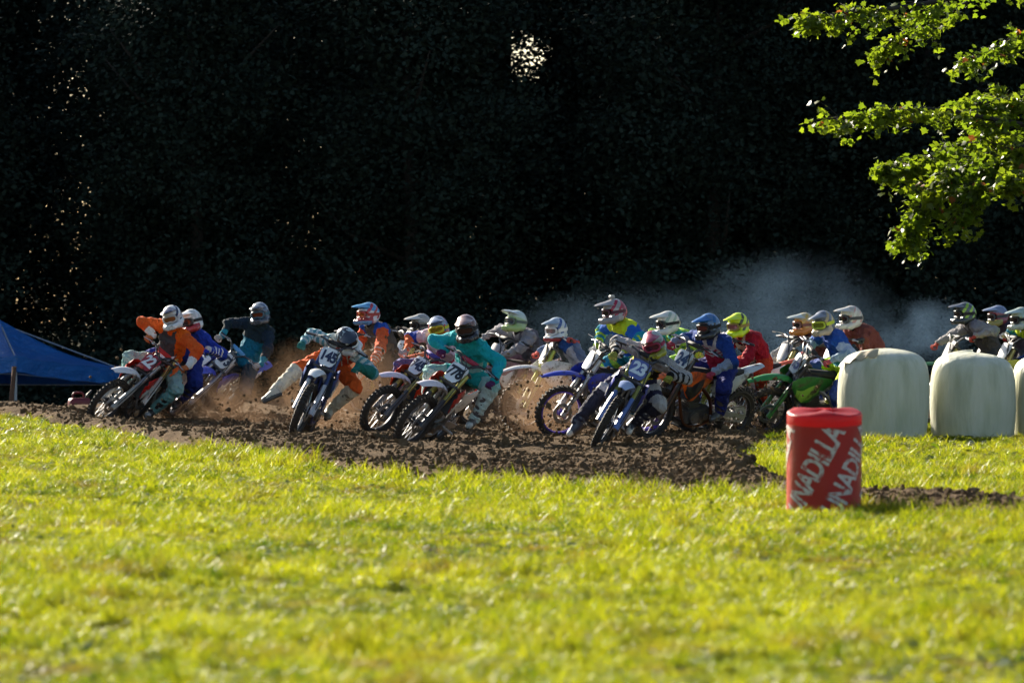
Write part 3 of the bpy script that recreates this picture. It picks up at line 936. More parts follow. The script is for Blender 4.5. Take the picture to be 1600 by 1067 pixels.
WHITE = (0.72, 0.72, 0.72); RED = (0.55, 0.016, 0.012); BLUE = (0.02, 0.045, 0.42); ORANGE = (0.80, 0.13, 0.012); GREEN = (0.03, 0.30, 0.03)
BLACK = (0.016, 0.016, 0.018); NEON = (0.52, 0.72, 0.02); GREY = (0.30, 0.30, 0.31); NAVY = (0.015, 0.02, 0.07); GOLD = (0.45, 0.36, 0.12)
TEAL = (0.015, 0.36, 0.36); CREAM = (0.60, 0.55, 0.44); DGREY = (0.07, 0.07, 0.075); YEL = (0.75, 0.62, 0.03); LBLUE = (0.10, 0.32, 0.62); PURPLE = (0.07, 0.05, 0.30)


def bike_matrix(g, yaw, lean):
    h = Vector((-math.sin(yaw), -math.cos(yaw), 0)); l = Vector((math.cos(yaw), -math.sin(yaw), 0))
    R0 = Matrix((h, l, Vector((0, 0, 1)))).transposed().to_4x4()
    return Matrix.Translation(g) @ R0 @ Matrix.Rotation(-lean, 4, 'X') @ Matrix.Translation((-0.70, 0, 0))


def make_bike(M, steer, c, label):
    root = bpy.data.objects.new('motocross_bike', None); COL.objects.link(root); root.empty_display_size = 0.2
    root.matrix_world = M
    root['label'] = label; root['category'] = 'motorcycle'; root['group'] = 'race bikes in the bend'
    S = Matrix.Translation(FA) @ Matrix.Rotation(steer, 4, FU) @ Matrix.Translation(-FA)
    P_ = lambda k, d: plastic(c.get(k, d), mud=c.get('mud', 0.45))
    rim = simple('rim', c.get('rim', (0.03, 0.03, 0.035)), 0.4, 0.6)

    def part(name, key, mat, par=None, st=False):
        return obj(name, BM[key], par or root, mat, S if (st and par is None) else None)
    fw = part('front_wheel', 'front_rim', rim, None, True)
    part('tyre', 'front_tyre', M_RUBBER, fw); part('spokes', 'front_spokes', M_METAL, fw); part('brake_disc', 'front_disc', M_METAL, fw)
    rw = part('rear_wheel', 'rear_rim', rim)
    part('tyre', 'rear_tyre', M_RUBBER, rw); part('spokes', 'rear_spokes', M_METAL, rw); part('brake_disc', 'rear_disc', M_METAL, rw); part('sprocket', 'sprocket', simple('sprocket', c.get('sprocket', (0.3, 0.3, 0.3)), 0.4, 0.4), rw)
    for q in 'lr':
        f = part('fork_leg', 'fork_leg_' + q, simple('fork_tube', c.get('fork', GOLD), 0.35, 0.6), None, True)
        part('fork_lower', 'fork_lower_' + q, M_METAL, f); part('fork_guard', 'fork_guard_' + q, P_('guard', WHITE), f)
    part('triple_clamp', 'triple_clamp', M_DARKMETAL, None, True)
    hbr = part('handlebar', 'handlebar', simple('bar', c.get('bar', (0.10, 0.10, 0.11)), 0.35, 0.7), None, True)
    for q in 'lr':
        part('grip', 'grip_' + q, M_BLACK, hbr); part('lever', 'lever_' + q, M_METAL, hbr)
        if 'handguard' in c: part('hand_guard', 'handguard_' + q, plastic(c['handguard'], mud=0.2), hbr)
    part('bar_pad', 'bar_pad', plastic(c.get('pad', BLACK), 0.7, 0.2), hbr)
    part('cables', 'cables', M_BLACK, hbr)
    np_ = part('number_plate', 'number_plate', plastic(c.get('plate', WHITE), 0.35, 0.22), None, True)
    if c.get('num'):
        obj('number', number_mesh(c['num']), np_, simple('number_print', c.get('ink', BLACK), 0.4))
    part('front_fender', 'front_fender', P_('fender', c['main']), None, True)
    fr = part('frame', 'frame', simple('frame_paint', c.get('frame', (0.25, 0.25, 0.26)), 0.4, 0.4)); part('skid_plate', 'skid_plate', M_BLACK, fr)
    en = part('engine', 'engine', M_DARKMETAL); part('engine_cover', 'engine_cover', simple('cover', (0.16, 0.15, 0.14), 0.45, 0.6, 8, 0.5), en); part('cylinder_head', 'cylinder_head', M_METAL, en)
    for q in 'lr':
        part('radiator', 'radiator_' + q, M_BLACK)
        sh = part('radiator_shroud', 'shroud_' + q, P_('shroud', c['main'])); part('shroud_graphic', 'shroud_accent_' + q, P_('accent', WHITE), sh)
        part('side_panel', 'side_panel_' + q, P_('panel', WHITE)); part('foot_peg', 'foot_peg_' + q, M_METAL)
    part('fuel_tank', 'fuel_tank', P_('tank', BLACK)); part('seat', 'seat', simple('seat_cover', c.get('seat', BLACK), 0.75, 0, 20, 0.3)); part('rear_fender', 'rear_fender', P_('rfender', c['main']))
    ex = part('exhaust', 'exhaust', M_METAL); part('silencer', 'silencer', simple('silencer', (0.28, 0.28, 0.29), 0.35, 0.8), ex)
    sa = part('swingarm', 'swingarm', simple('swingarm', (0.32, 0.32, 0.33), 0.45, 0.7, 9, 0.4)); part('chain', 'chain', M_DARKMETAL, sa)
    part('shock_absorber', 'shock', simple('spring', c.get('spring', (0.5, 0.5, 0.1)), 0.4))
    return root, S


# ------------------------------------------------------------------ riders
def np3(v): return np.array(v, float)


def helmet_shell():
    s = SDF((-0.20, -0.18, -0.20), (0.26, 0.18, 0.20), 0.0085)
    s.ell((-0.012, 0, 0.022), (0.148, 0.126, 0.138), 0.02)
    for sd in (1, -1):
        s.cone((-0.05, sd * 0.085, -0.07), (0.07, sd * 0.092, -0.10), 0.045, 0.040, 0.05)
        s.cone((0.07, sd * 0.088, -0.10), (0.165, sd * 0.035, -0.098), 0.040, 0.037, 0.03)
    s.cone((0.165, 0.04, -0.098), (0.165, -0.04, -0.098), 0.037, 0.037, 0.02)
    s.cone((-0.10, 0, -0.02), (-0.08, 0, -0.09), 0.07, 0.055, 0.06)
    s.rbox((0.155, 0, -0.005), (0.085, 0.098, 0.047), 0.03, 0.02, True)
    s.ell((-0.01, 0, -0.19), (0.10, 0.078, 0.10), 0.02, True)
    for y in (-0.025, 0.025): s.rbox((0.205, y, -0.10), (0.02, 0.012, 0.014), 0.006, 0.006, True)
    return s.nets()


HV, HQ = helmet_shell()
HC = HV[HQ].mean(1)


def visor_mesh():
    rows = []
    for x, z, hw, dr in ((0.02, 0.148, 0.105, 0.075), (0.09, 0.150, 0.108, 0.060), (0.16, 0.158, 0.104, 0.042), (0.22, 0.160, 0.094, 0.026), (0.255, 0.156, 0.070, 0.012)):
        o_ = []; i_ = []
        for k in range(9):
            s_ = -1 + 2 * k / 8
            p = Vector((x - 0.05 * abs(s_) ** 3, s_ * hw, z - dr * abs(s_) ** 2.4 + 0.006 * (abs(s_) < 0.3)))
            o_.append(p); i_.append(p - Vector((0, s_ * 0.003, 0.005)))
        rows.append(o_ + i_[::-1])
    return smooth_by_angle(MB().loft(rows).mesh('visor'), 45)


def goggle_meshes():
    ring = []
    for k in range(28):
        a = 2 * math.pi * k / 28
        y = 0.088 * math.copysign(abs(math.cos(a)) ** 0.55, math.cos(a)); z = 0.043 * math.copysign(abs(math.sin(a)) ** 0.6, math.sin(a)) - 0.004
        if abs(y) < 0.02 and z < 0: z += 0.012
        ring.append(Vector((0.137 - 4.2 * y * y, y, z)))
    fr = MB().tube(ring + [ring[0]], 0.013, 7, cap=False).mesh('goggles', True)
    c = Vector((0.148, 0, -0.004)); v = [c] + ring; f = [(0, 1 + k, 1 + (k + 1) % 28) for k in range(28)]
    ln = mesh_from('lens', np.array([tuple(p) for p in v]), f, smooth=True)
    loops = []
    for k in range(23):
        a = math.radians(52 + (308 - 52) * k / 22)
        loops.append([Vector((-0.012 + (0.148 + o_) * math.cos(a), (0.1275 + o_) * math.sin(a), z)) for o_, z in ((0.001, 0.018), (0.006, 0.018), (0.006, -0.022), (0.001, -0.022))])
    st = smooth_by_angle(MB().loft(loops).mesh('strap'))
    return fr, ln, st


VISOR = visor_mesh(); GOG, LENS, STRAP = goggle_meshes()


def glove_geo(side):
    s = SDF((-0.12, -0.08, -0.06), (0.07, 0.08, 0.08), 0.006)
    s.rbox((-0.025, 0, 0.020), (0.032, 0.042, 0.015), 0.012, 0.012)
    s.cone((-0.045, 0, 0.022), (-0.10, 0, 0.038), 0.026, 0.031, 0.02)
    for y, l in ((-0.033, 0.95), (-0.011, 1.06), (0.011, 1.0), (0.033, 0.84)):
        y_ = y * side if side > 0 else -y
        p = [(0.002, y_, 0.034), (0.030 * l, y_, 0.019), (0.029 * l, y_, -0.013), (0.004, y_, -0.026)]
        for a, b in zip(p, p[1:]): s.cone(a, b, 0.0098, 0.0090, 0.004)
    i_ = -side
    p = [(-0.040, i_ * 0.036, 0.008), (-0.022, i_ * 0.050, -0.018), (0.010, i_ * 0.046, -0.026)]
    for a, b in zip(p, p[1:]): s.cone(a, b, 0.0115, 0.0095, 0.006)
    return s.nets()


GLOVE = {1: glove_geo(1), -1: glove_geo(-1)}


def ik(a, b, l1, l2, pole):
    d = b - a; D = d.length
    if D > (l1 + l2) * 0.985:
        k = D / ((l1 + l2) * 0.985); l1 *= k; l2 *= k
    x = (l1 * l1 - l2 * l2 + D * D) / (2 * D); h = math.sqrt(max(l1 * l1 - x * x, 0))
    u_ = d / D; p = (pole - u_ * pole.dot(u_)).normalized()
    return a + u_ * x + p * h


def helmet_cols(c):
    """paint of the shell: base, crown, side flash, chin"""
    X, Y, Z = HC.T
    out = np.tile(np.array(c['base']), (len(HC), 1))
    if 'crown' in c: out[(Z > 0.045 + 0.25 * X)] = c['crown']
    if 'stripe' in c: out[(np.abs(Y) < 0.03) & (Z > 0.05)] = c['stripe']
    if 'flash' in c:
        q = (X + 0.9 * Z); out[(np.abs(Y) > 0.055) & (np.mod(q * 9 + 0.3, 1) < 0.42) & (Z > -0.06)] = c['flash']
    if 'chin' in c: out[(Z < -0.045) & (X > 0.0)] = c['chin']
    if 'chin2' in c: out[(Z < -0.085) & (X > 0.02)] = c['chin2']
    if 'back' in c: out[(X < -0.07)] = c['back']
    if 'speck' in c:
        nz = vnoise(X * 38 + Z * 21 + 50, Y * 36 + Z * 17 + 50); out[(nz > 0.06) & (Z > -0.03)] = c['speck']
    return out


def frame_from(fwd, up):
    f = fwd.normalized(); u_ = (up - f * up.dot(f)).normalized(); l = u_.cross(f)
    return Matrix((f, l, u_)).transposed().to_4x4()


def make_rider(M, S, d):
    Bf = (M.to_3x3() @ Vector((1, 0, 0))).normalized(); Bl = (M.to_3x3() @ Vector((0, 1, 0))).normalized(); Bu = Bf.cross(Bl)
    hx = d.get('hx', 0.12)
    ref = M @ Vector((hx, 0, 1.38))
    H = ray(d['head'][0], d['head'][1], ref.y + d.get('hd', 0.0))
    hip = M @ Vector((d.get('hipx', -0.26), d.get('hipy', 0.0), d.get('hipz', 1.01)))
    v = H - hip; L = v.length
    lo, hi = d.get('tor', (0.64, 0.80))
    if L > hi: hip = H - v.normalized() * hi
    elif L < lo: hip = hip - v.normalized() * (lo - L)
    sp = (H - hip).normalized()
    hy, hp, hr = [math.radians(a) for a in d.get('look', (40, 5, 0))]
    hf = Vector((-math.sin(hy) * math.cos(hp), -math.cos(hy) * math.cos(hp), -math.sin(hp)))
    up0 = Vector((0, 0, 1)); up_ = (up0 - hf * up0.dot(hf)).normalized()
    up_ = Matrix.Rotation(hr, 3, hf) @ up_
    N = H - (sp * 0.55 + up_ * 0.45).normalized() * 0.165 - hf * 0.03
    tw = math.radians(d.get('twist', 0))
    lat = Matrix.Rotation(tw, 3, sp) @ Bl
    lat = (lat - sp * lat.dot(sp)).normalized(); fr = lat.cross(sp)
    ax = N - hip
    W = hip + ax * 0.36 - fr * 0.035; C = hip + ax * 0.72 - fr * 0.04
    hb_ = hip
    SH = {}; EL = {}; WR = {}; HJ = {}; KN = {}; AK = {}; FD = {}
    hand_rot = {}
    for sd in (1, -1):
        SH[sd] = hip + ax * 0.90 + lat * (sd * 0.175) - fr * 0.005
        key = 'handL' if sd > 0 else 'handR'
        Gl = S @ (fk(0.955, -0.068, sd * 0.35) + Vector((0, 0, 0.042)))
        G = M @ Gl
        axis = (M.to_3x3() @ (S.to_3x3() @ Vector((0, 1, 0)))).normalized()
        if key in d: G = ray(d[key][0], d[key][1], G.y + d[key][2])
        pole = lat * sd * d.get('elat', 0.75) + Bu * d.get('elbow', -0.15) - Bf * d.get('eback', 0.35)
        a = (G - SH[sd]).normalized(); fx = (a - axis * a.dot(axis)); fx = fx.normalized() if fx.length > 0.2 else Bf
        fx = (fx * 0.6 + Bf * 0.5).normalized(); fx = (fx - axis * fx.dot(axis)).normalized()
        fz = fx.cross(axis)
        Rh = Matrix((fx, axis, fz)).transposed().to_4x4()
        hand_rot[sd] = Matrix.Translation(G) @ Rh
        WR[sd] = hand_rot[sd] @ Vector((-0.085, 0, 0.033))
        EL[sd] = ik(SH[sd], WR[sd], 0.29, 0.25, pole)
        HJ[sd] = hip + lat * (sd * 0.085) - sp * 0.02
        fkk = 'footL' if sd > 0 else 'footR'
        pk = M @ Vector((-0.23, sd * 0.215, 0.49 + DZ)); fd = (Bf * 0.95 - Bu * 0.18 + Bl * sd * 0.22).normalized()
        if fkk in d:
            q = d[fkk]; pk = ray(q[0], q[1], pk.y + q[2])
            if len(q) > 3:
                fy = math.radians(q[3]); fd = Vector((-math.sin(fy), -math.cos(fy), q[4] if len(q) > 4 else -0.25)).normalized()
        AK[sd] = pk; FD[sd] = fd
        KN[sd] = ik(HJ[sd], pk, 0.43, 0.43, Bf * 0.9 + Bl * sd * d.get('knee', 0.75) + Bu * 0.2)
    base = Vector((hip.x, hip.y, gzf(hip.x, hip.y)))
    root = empty('person', base, label=d['label'], category='person', group='racing riders')
    o_ = lambda p: np3(p - base)
    # ---- one continuous body
    prim = []
    def cone(a, b, ra, rb, reg, k=0.035): prim.append((o_(a), o_(b), ra, rb, reg, k))
    cone(HJ[1], HJ[-1], 0.115, 0.115, 'hips')
    for sd in (1, -1):
        cone(hip + lat * sd * 0.045, W + lat * sd * 0.05, 0.130, 0.126, 'torso'); cone(W + lat * sd * 0.05, C + lat * sd * 0.065, 0.126, 0.132, 'torso')
        cone(C + lat * sd * 0.065, hip + ax * 0.93 + lat * sd * 0.07, 0.132, 0.082, 'torso')
        cone(N - sp * 0.02, SH[sd], 0.076, 0.084, 'shoulder')
        cone(SH[sd], EL[sd], 0.082, 0.066, 'uarm'); cone(EL[sd], WR[sd], 0.066, 0.042, 'farm')
        cone(HJ[sd], KN[sd], 0.110, 0.088, 'thigh'); cone(KN[sd], AK[sd], 0.088, 0.058, 'shin')
        cone(KN[sd] + Bf * 0.015, KN[sd] + Bf * 0.018 + (AK[sd] - KN[sd]) * 0.12, 0.072, 0.066, 'knee', 0.02)
    cone(N, H, 0.062, 0.058, 'neck'); cone(H, H + up_ * 0.01, 0.09, 0.09, 'neck')
    A_ = np.array([p[0] for p in prim] + [p[1] for p in prim])
    h = d.get('vox', 0.0125)
    s = SDF(A_.min(0) - 0.14, A_.max(0) + 0.14, h)
    for a, b, ra, rb, reg, k in prim: s.cone(a, b, ra, rb, k)
    V, Q = s.nets()
    # folds of loose cloth
    nrm = np.zeros_like(V); qn = np.cross(V[Q[:, 2]] - V[Q[:, 0]], V[Q[:, 3]] - V[Q[:, 1]])
    for j_ in range(4): np.add.at(nrm, Q[:, j_], qn)
    nrm /= np.linalg.norm(nrm, axis=1)[:, None] + 1e-9
    w1 = vnoise(V[:, 0] * 9 + V[:, 2] * 14 + 31, V[:, 1] * 9 + V[:, 2] * 5 + 17); w2 = vnoise(V[:, 0] * 21 - V[:, 2] * 17 + 60, V[:, 1] * 22 + V[:, 0] * 9 + 60)
    V = V + nrm * (0.030 * (0.45 - np.abs(w1) * 2) + 0.014 * w2)[:, None]
    Fc = V[Q].mean(1)
    D = np.stack([cone_d(Fc, a, b, ra, rb) for a, b, ra, rb, _, _ in prim], 1)
    bi = D.argmin(1)
    reg = np.array([p[4] for p in prim])[bi]
    t = np.zeros(len(Fc))
    for i, p in enumerate(prim):
        mk = bi == i; ab = p[1] - p[0]
        t[mk] = np.clip(((Fc[mk] - p[0]) @ ab) / (ab @ ab), 0, 1)
    rel = Fc - o_(hip)
    lz = rel @ np3(sp) / ax.length; ly = rel @ np3(lat); lf = rel @ np3(fr)          # height 0..1 up the trunk, to the left, to the front
    c = d['col']; J = np.array(c.get('torso', (0.2, 0.2, 0.2)))
    cols = np.tile(J, (len(Fc), 1))
    for r_, k2, df in (('shoulder', 'shoulder', J), ('uarm', 'uarm', c.get('shoulder', J)), ('farm', 'farm', c.get('uarm', c.get('shoulder', J))), ('hips', 'pants', BLACK), ('thigh', 'pants', BLACK), ('knee', 'knee', c.get('pants', BLACK)), ('shin', 'shin', c.get('pants', BLACK)), ('neck', 'neck', BLACK)):
        cols[reg == r_] = np.array(c.get(k2, df))
    cols[(reg == 'torso') & (lz < 0.10)] = np.array(c.get('pants', BLACK))
    if 'paint' in d: d['paint'](cols, reg, t, lz, ly, lf)
    obj('body', mesh_from('body', V, Q, [M_CLOTH], cols=cols), root)
    # ---- helmet
    Mh = Matrix.Translation(H - base) @ frame_from(hf, up_)
    hc = d['helm']
    he = obj('helmet', mesh_from('helmet', HV, HQ, [M_HELM], cols=helmet_cols(hc)), root, None, Mh)
    vis = d.get('visang', -13.0)
    obj('visor', VISOR, he, plastic(hc.get('visor', hc['base']), 0.25, 0.2), Matrix.Translation((0.02, 0, 0.148)) @ Matrix.Rotation(-math.radians(vis), 4, 'Y') @ Matrix.Translation((-0.02, 0, -0.148)))
    go = obj('goggles', GOG, he, simple('goggle_frame', hc.get('gog', BLACK), 0.4))
    obj('lens', LENS, go, simple('goggle_lens', hc.get('lens', (0.03, 0.025, 0.03)), 0.07, 0.5)); obj('strap', STRAP, go, simple('goggle_strap', hc.get('strap', hc.get('gog', BLACK)), 0.8))
    if hc.get('cam'):
        m_ = MB().box((-0.0, 0, 0.185), (0.03, 0.022, 0.02), None, 0.006).disc((0.032, 0, 0.187), (1, 0, 0), 0.012, 0.012, 10).box((0.0, 0, 0.162), (0.015, 0.012, 0.012))
        obj('helmet_camera', m_.mesh('helmet_camera'), he, simple('camera_case', (0.35, 0.33, 0.3), 0.4))
    # ---- gloves and boots
    for sd in (1, -1):
        gv, gq = GLOVE[sd]
        gc = np.tile(np.array(c.get('glove', BLACK)), (len(gq), 1)); ce = gv[gq].mean(1)
        gc[ce[:, 0] < -0.07] = np.array(c.get('cuff', c.get('glove', BLACK)))
        g_ = obj('glove', mesh_from('glove', gv, gq, [M_CLOTH], cols=gc), root, None, Matrix.Translation(-base) @ hand_rot[sd])
        ak = AK[sd]; kn = KN[sd]; fd = FD[sd]; sh = (kn - ak).normalized(); fu = (sh - fd * sh.dot(fd)).normalized(); fl = fu.cross(fd)
        A2 = np.array([o_(ak + fd * 0.22 - fu * 0.12), o_(ak - fd * 0.1 - fu * 0.12), o_(ak + sh * 0.34)])
        s2 = SDF(A2.min(0) - 0.10, A2.max(0) + 0.10, 0.011)
        s2.cone(o_(ak), o_(ak + sh * 0.31), 0.056, 0.072, 0.03)
        s2.cone(o_(ak - fd * 0.035 - fu * 0.05), o_(ak + fd * 0.06 - fu * 0.045), 0.046, 0.048, 0.03); s2.cone(o_(ak + fd * 0.06 - fu * 0.05), o_(ak + fd * 0.155 - fu * 0.062), 0.050, 0.040, 0.03)
        s2.cone(o_(ak - fd * 0.055 - fu * 0.095), o_(ak + fd * 0.17 - fu * 0.098), 0.020, 0.020, 0.01)
        s2.cone(o_(ak + sh * 0.06 + fd * 0.035), o_(ak + sh * 0.29 + fd * 0.04), 0.034, 0.046, 0.02)
        bv, bq = s2.nets(); bc = bv[bq].mean(1) - o_(ak)
        hu = bc @ np3(fu); hf_ = bc @ np3(fd); hs = bc @ np3(sh); hl = bc @ np3(fl)
        b1 = np.array(c.get('boot', BLACK)); b2 = np.array(c.get('boot2', DGREY))
        cc = np.tile(b1, (len(bq), 1))
        cc[(hs > 0.02) & (np.mod(hs, 0.085) < 0.024) & (np.abs(hl) > 0.02)] = b2; cc[(hf_ > 0.13) & (hu < -0.02)] = b2; cc[hs > 0.29] = b2
        cc[hu < -0.088] = np.array((0.02, 0.018, 0.016))
        obj('boot', mesh_from('boot', bv, bq, [M_BOOT], cols=cc), root)
    if 'print' in d:
        txt, size, lzc, lyc, ink = d['print'][:5]
        from mathutils.bvhtree import BVHTree
        bt = BVHTree.FromPolygons([Vector(p) for p in V], Q.tolist())
        me = text_mesh(txt, size, 'chest_print', 0.02)
        ok = True
        for vv in me.vertices:
            p0 = (hip - base) + sp * (ax.length * lzc + vv.co.y) + lat * (lyc + vv.co.x) + fr * 0.6
            hit = bt.ray_cast(p0, -fr, 1.0)
            if hit[0] is None: ok = False; break
            vv.co = hit[0] + fr * 0.006
        if ok: obj('chest_print', me, root, simple('print_ink', ink, 0.7))
    return root


def C_(x, k=1.0): return np.array(x) * k


# each rider's jersey pattern
def p_22(c, r, t, z, y, f):
    c[(r == 'torso') & (np.abs(y) < 0.15) & (z > 0.15)] = DGREY
    c[(r == 'farm') & (t > 0.55)] = WHITE; c[(r == 'thigh') & (t > 0.5)] = (0.25, 0.42, 0.42)


def p_blue(c, r, t, z, y, f):
    c[(r == 'farm') & (np.mod(t * 5, 1) < 0.3)] = WHITE; c[(r == 'torso') & (z > 0.5) & (z < 0.62)] = WHITE


def p_273(c, r, t, z, y, f):
    c[(r == 'torso') & (z < 0.62) & (f > -0.02)] = (0.012, 0.15, 0.24); c[(r == 'farm') & (t > 0.65)] = (0.03, 0.26, 0.34); c[(r == 'neck')] = (0.02, 0.2, 0.3)


def p_145(c, r, t, z, y, f):
    c[(r == 'uarm') & (np.mod(t * 4, 1) < 0.5)] = (0.10, 0.30, 0.36); c[(r == 'farm') & (np.mod(t * 4, 1) < 0.5)] = (0.12, 0.34, 0.40)
    c[(r == 'torso') & (np.mod(y * 12 + z * 2, 1) < 0.22)] = CREAM; c[(r == 'farm') & (y > 0.1)] = (0.02, 0.16, 0.14)


def p_r5(c, r, t, z, y, f):
    c[(r == 'farm') & (np.abs(np.mod(t * 7, 1) - 0.5) < 0.16) & (y > 0)] = (0.75, 0.55, 0.5); c[(r == 'shoulder') & (t > 0.35)] = (0.02, 0.09, 0.42); c[(r == 'uarm') & (t < 0.12)] = (0.02, 0.09, 0.42)


def p_745(c, r, t, z, y, f):
    c[(r == 'uarm') & (t > 0.55)] = (0.02, 0.06, 0.35); c[(r == 'farm')] = (0.65, 0.14, 0.05); c[(r == 'torso') & (z < 0.45)] = (0.5, 0.04, 0.08)


def p_778(c, r, t, z, y, f):
    c[(r == 'torso') & (z > 0.28) & (z < 0.55) & (y > -0.02) & (f > 0)] = (0.30, 0.52, 0.5); c[(r == 'thigh') & (t > 0.62)] = (0.30, 0.52, 0.5); c[(r == 'shin')] = (0.45, 0.58, 0.56)


def p_r10(c, r, t, z, y, f):
    c[(r == 'shoulder') & (t > 0.4)] = (0.03, 0.09, 0.28); c[(r == 'uarm') & (t < 0.25)] = (0.03, 0.09, 0.28)
    c[(r == 'torso') & (np.abs(y) < 0.11) & (f > 0)] = (0.09, 0.11, 0.12)


def p_r11(c, r, t, z, y, f):
    c[(r == 'shoulder')] = (0.60, 0.72, 0.03); c[(r == 'torso') & (z > 0.82)] = (0.60, 0.72, 0.03); c[(r == 'uarm') & (t < 0.2)] = (0.55, 0.70, 0.03); c[(r == 'uarm') & (t > 0.8)] = (0.02, 0.30, 0.40)
    c[(r == 'farm') & (np.mod(t * 3, 1) < 0.5)] = (0.45, 0.65, 0.05); c[(r == 'thigh') & (np.mod(t * 2.5, 1) < 0.45)] = (0.35, 0.65, 0.08)


def p_23(c, r, t, z, y, f):
    q = z + np.abs(y) * 0.0 + y * 0.9
    c[(r == 'torso') & (q > 0.42) & (q < 0.78)] = BLACK; c[(r == 'torso') & (np.abs(q - 0.39) < 0.045)] = YEL; c[(r == 'torso') & (np.abs(q - 0.82) < 0.03)] = YEL
    c[(r == 'farm') & (np.mod(t * 3, 1) < 0.45)] = BLACK; c[(r == 'thigh') & (np.mod(t * 2.4, 1) < 0.5)] = (0.42, 0.42, 0.43); c[(r == 'neck')] = (0.55, 0.5, 0.02)


def p_24(c, r, t, z, y, f):
    c[(r == 'torso') & (z > 0.5)] = (0.52, 0.48, 0.54)
    c[(r == 'torso') & (z > 0.42) & (z < 0.80) & (np.mod((z - np.abs(y) * 0.9) * 9, 1) < 0.45)] = (0.36, 0.02, 0.06)
    c[(r == 'farm') & (t > 0.15) & (f > 0.0)] = (0.25, 0.30, 0.42); c[(r == 'shoulder') & (t > 0.55)] = (0.02, 0.06, 0.28)


def p_r15(c, r, t, z, y, f):
    k = (r == 'torso') & (np.abs(y) < 0.12) & (f > 0); c[k] = CREAM
    c[k & (vnoise(y * 22 + 9, z * 12) > 0.14)] = BLACK


def p_green(c, r, t, z, y, f):
    c[(r == 'torso') & (z < 0.42)] = (0.02, 0.26, 0.32); c[(r == 'torso') & (z < 0.16)] = (0.45, 0.72, 0.03)
    c[(r == 'uarm') & (t > 0.35) & (y > 0)] = (0.40, 0.48, 0.62); c[(r == 'thigh') & (t > 0.62)] = (0.05, 0.09, 0.30)


def p_r21(c, r, t, z, y, f):
    c[(r == 'torso') & (np.mod(z * 3, 1) < 0.35)] = (0.02, 0.06, 0.30); c[(r == 'farm') & (np.mod(t * 3, 1) < 0.4)] = (0.03, 0.2, 0.3)


def place(head, dist, yaw, lean, hx=0.12):
    """bike pose from the helmet's pixel and the rider's distance"""
    yaw = math.radians(yaw); lean = math.radians(lean)
    g = Vector((ray(head[0], 0, dist).x, dist, 0)); 
    for _ in range(6):
        M = bike_matrix(g, yaw, lean); p = M @ Vector((hx, 0, 1.38)); q = ray(head[0], head[1], p.y)
        g = Vector((g.x + q.x - p.x, g.y + dist - p.y, 0)); g.z = gzf(g.x, g.y)
    g.z += 0.02
    return bike_matrix(g, yaw, lean)


def contact(px, py, yaw, lean):
    g = pix2g(px, py); g.z += 0.015
    return bike_matrix(g, math.radians(yaw), math.radians(lean))


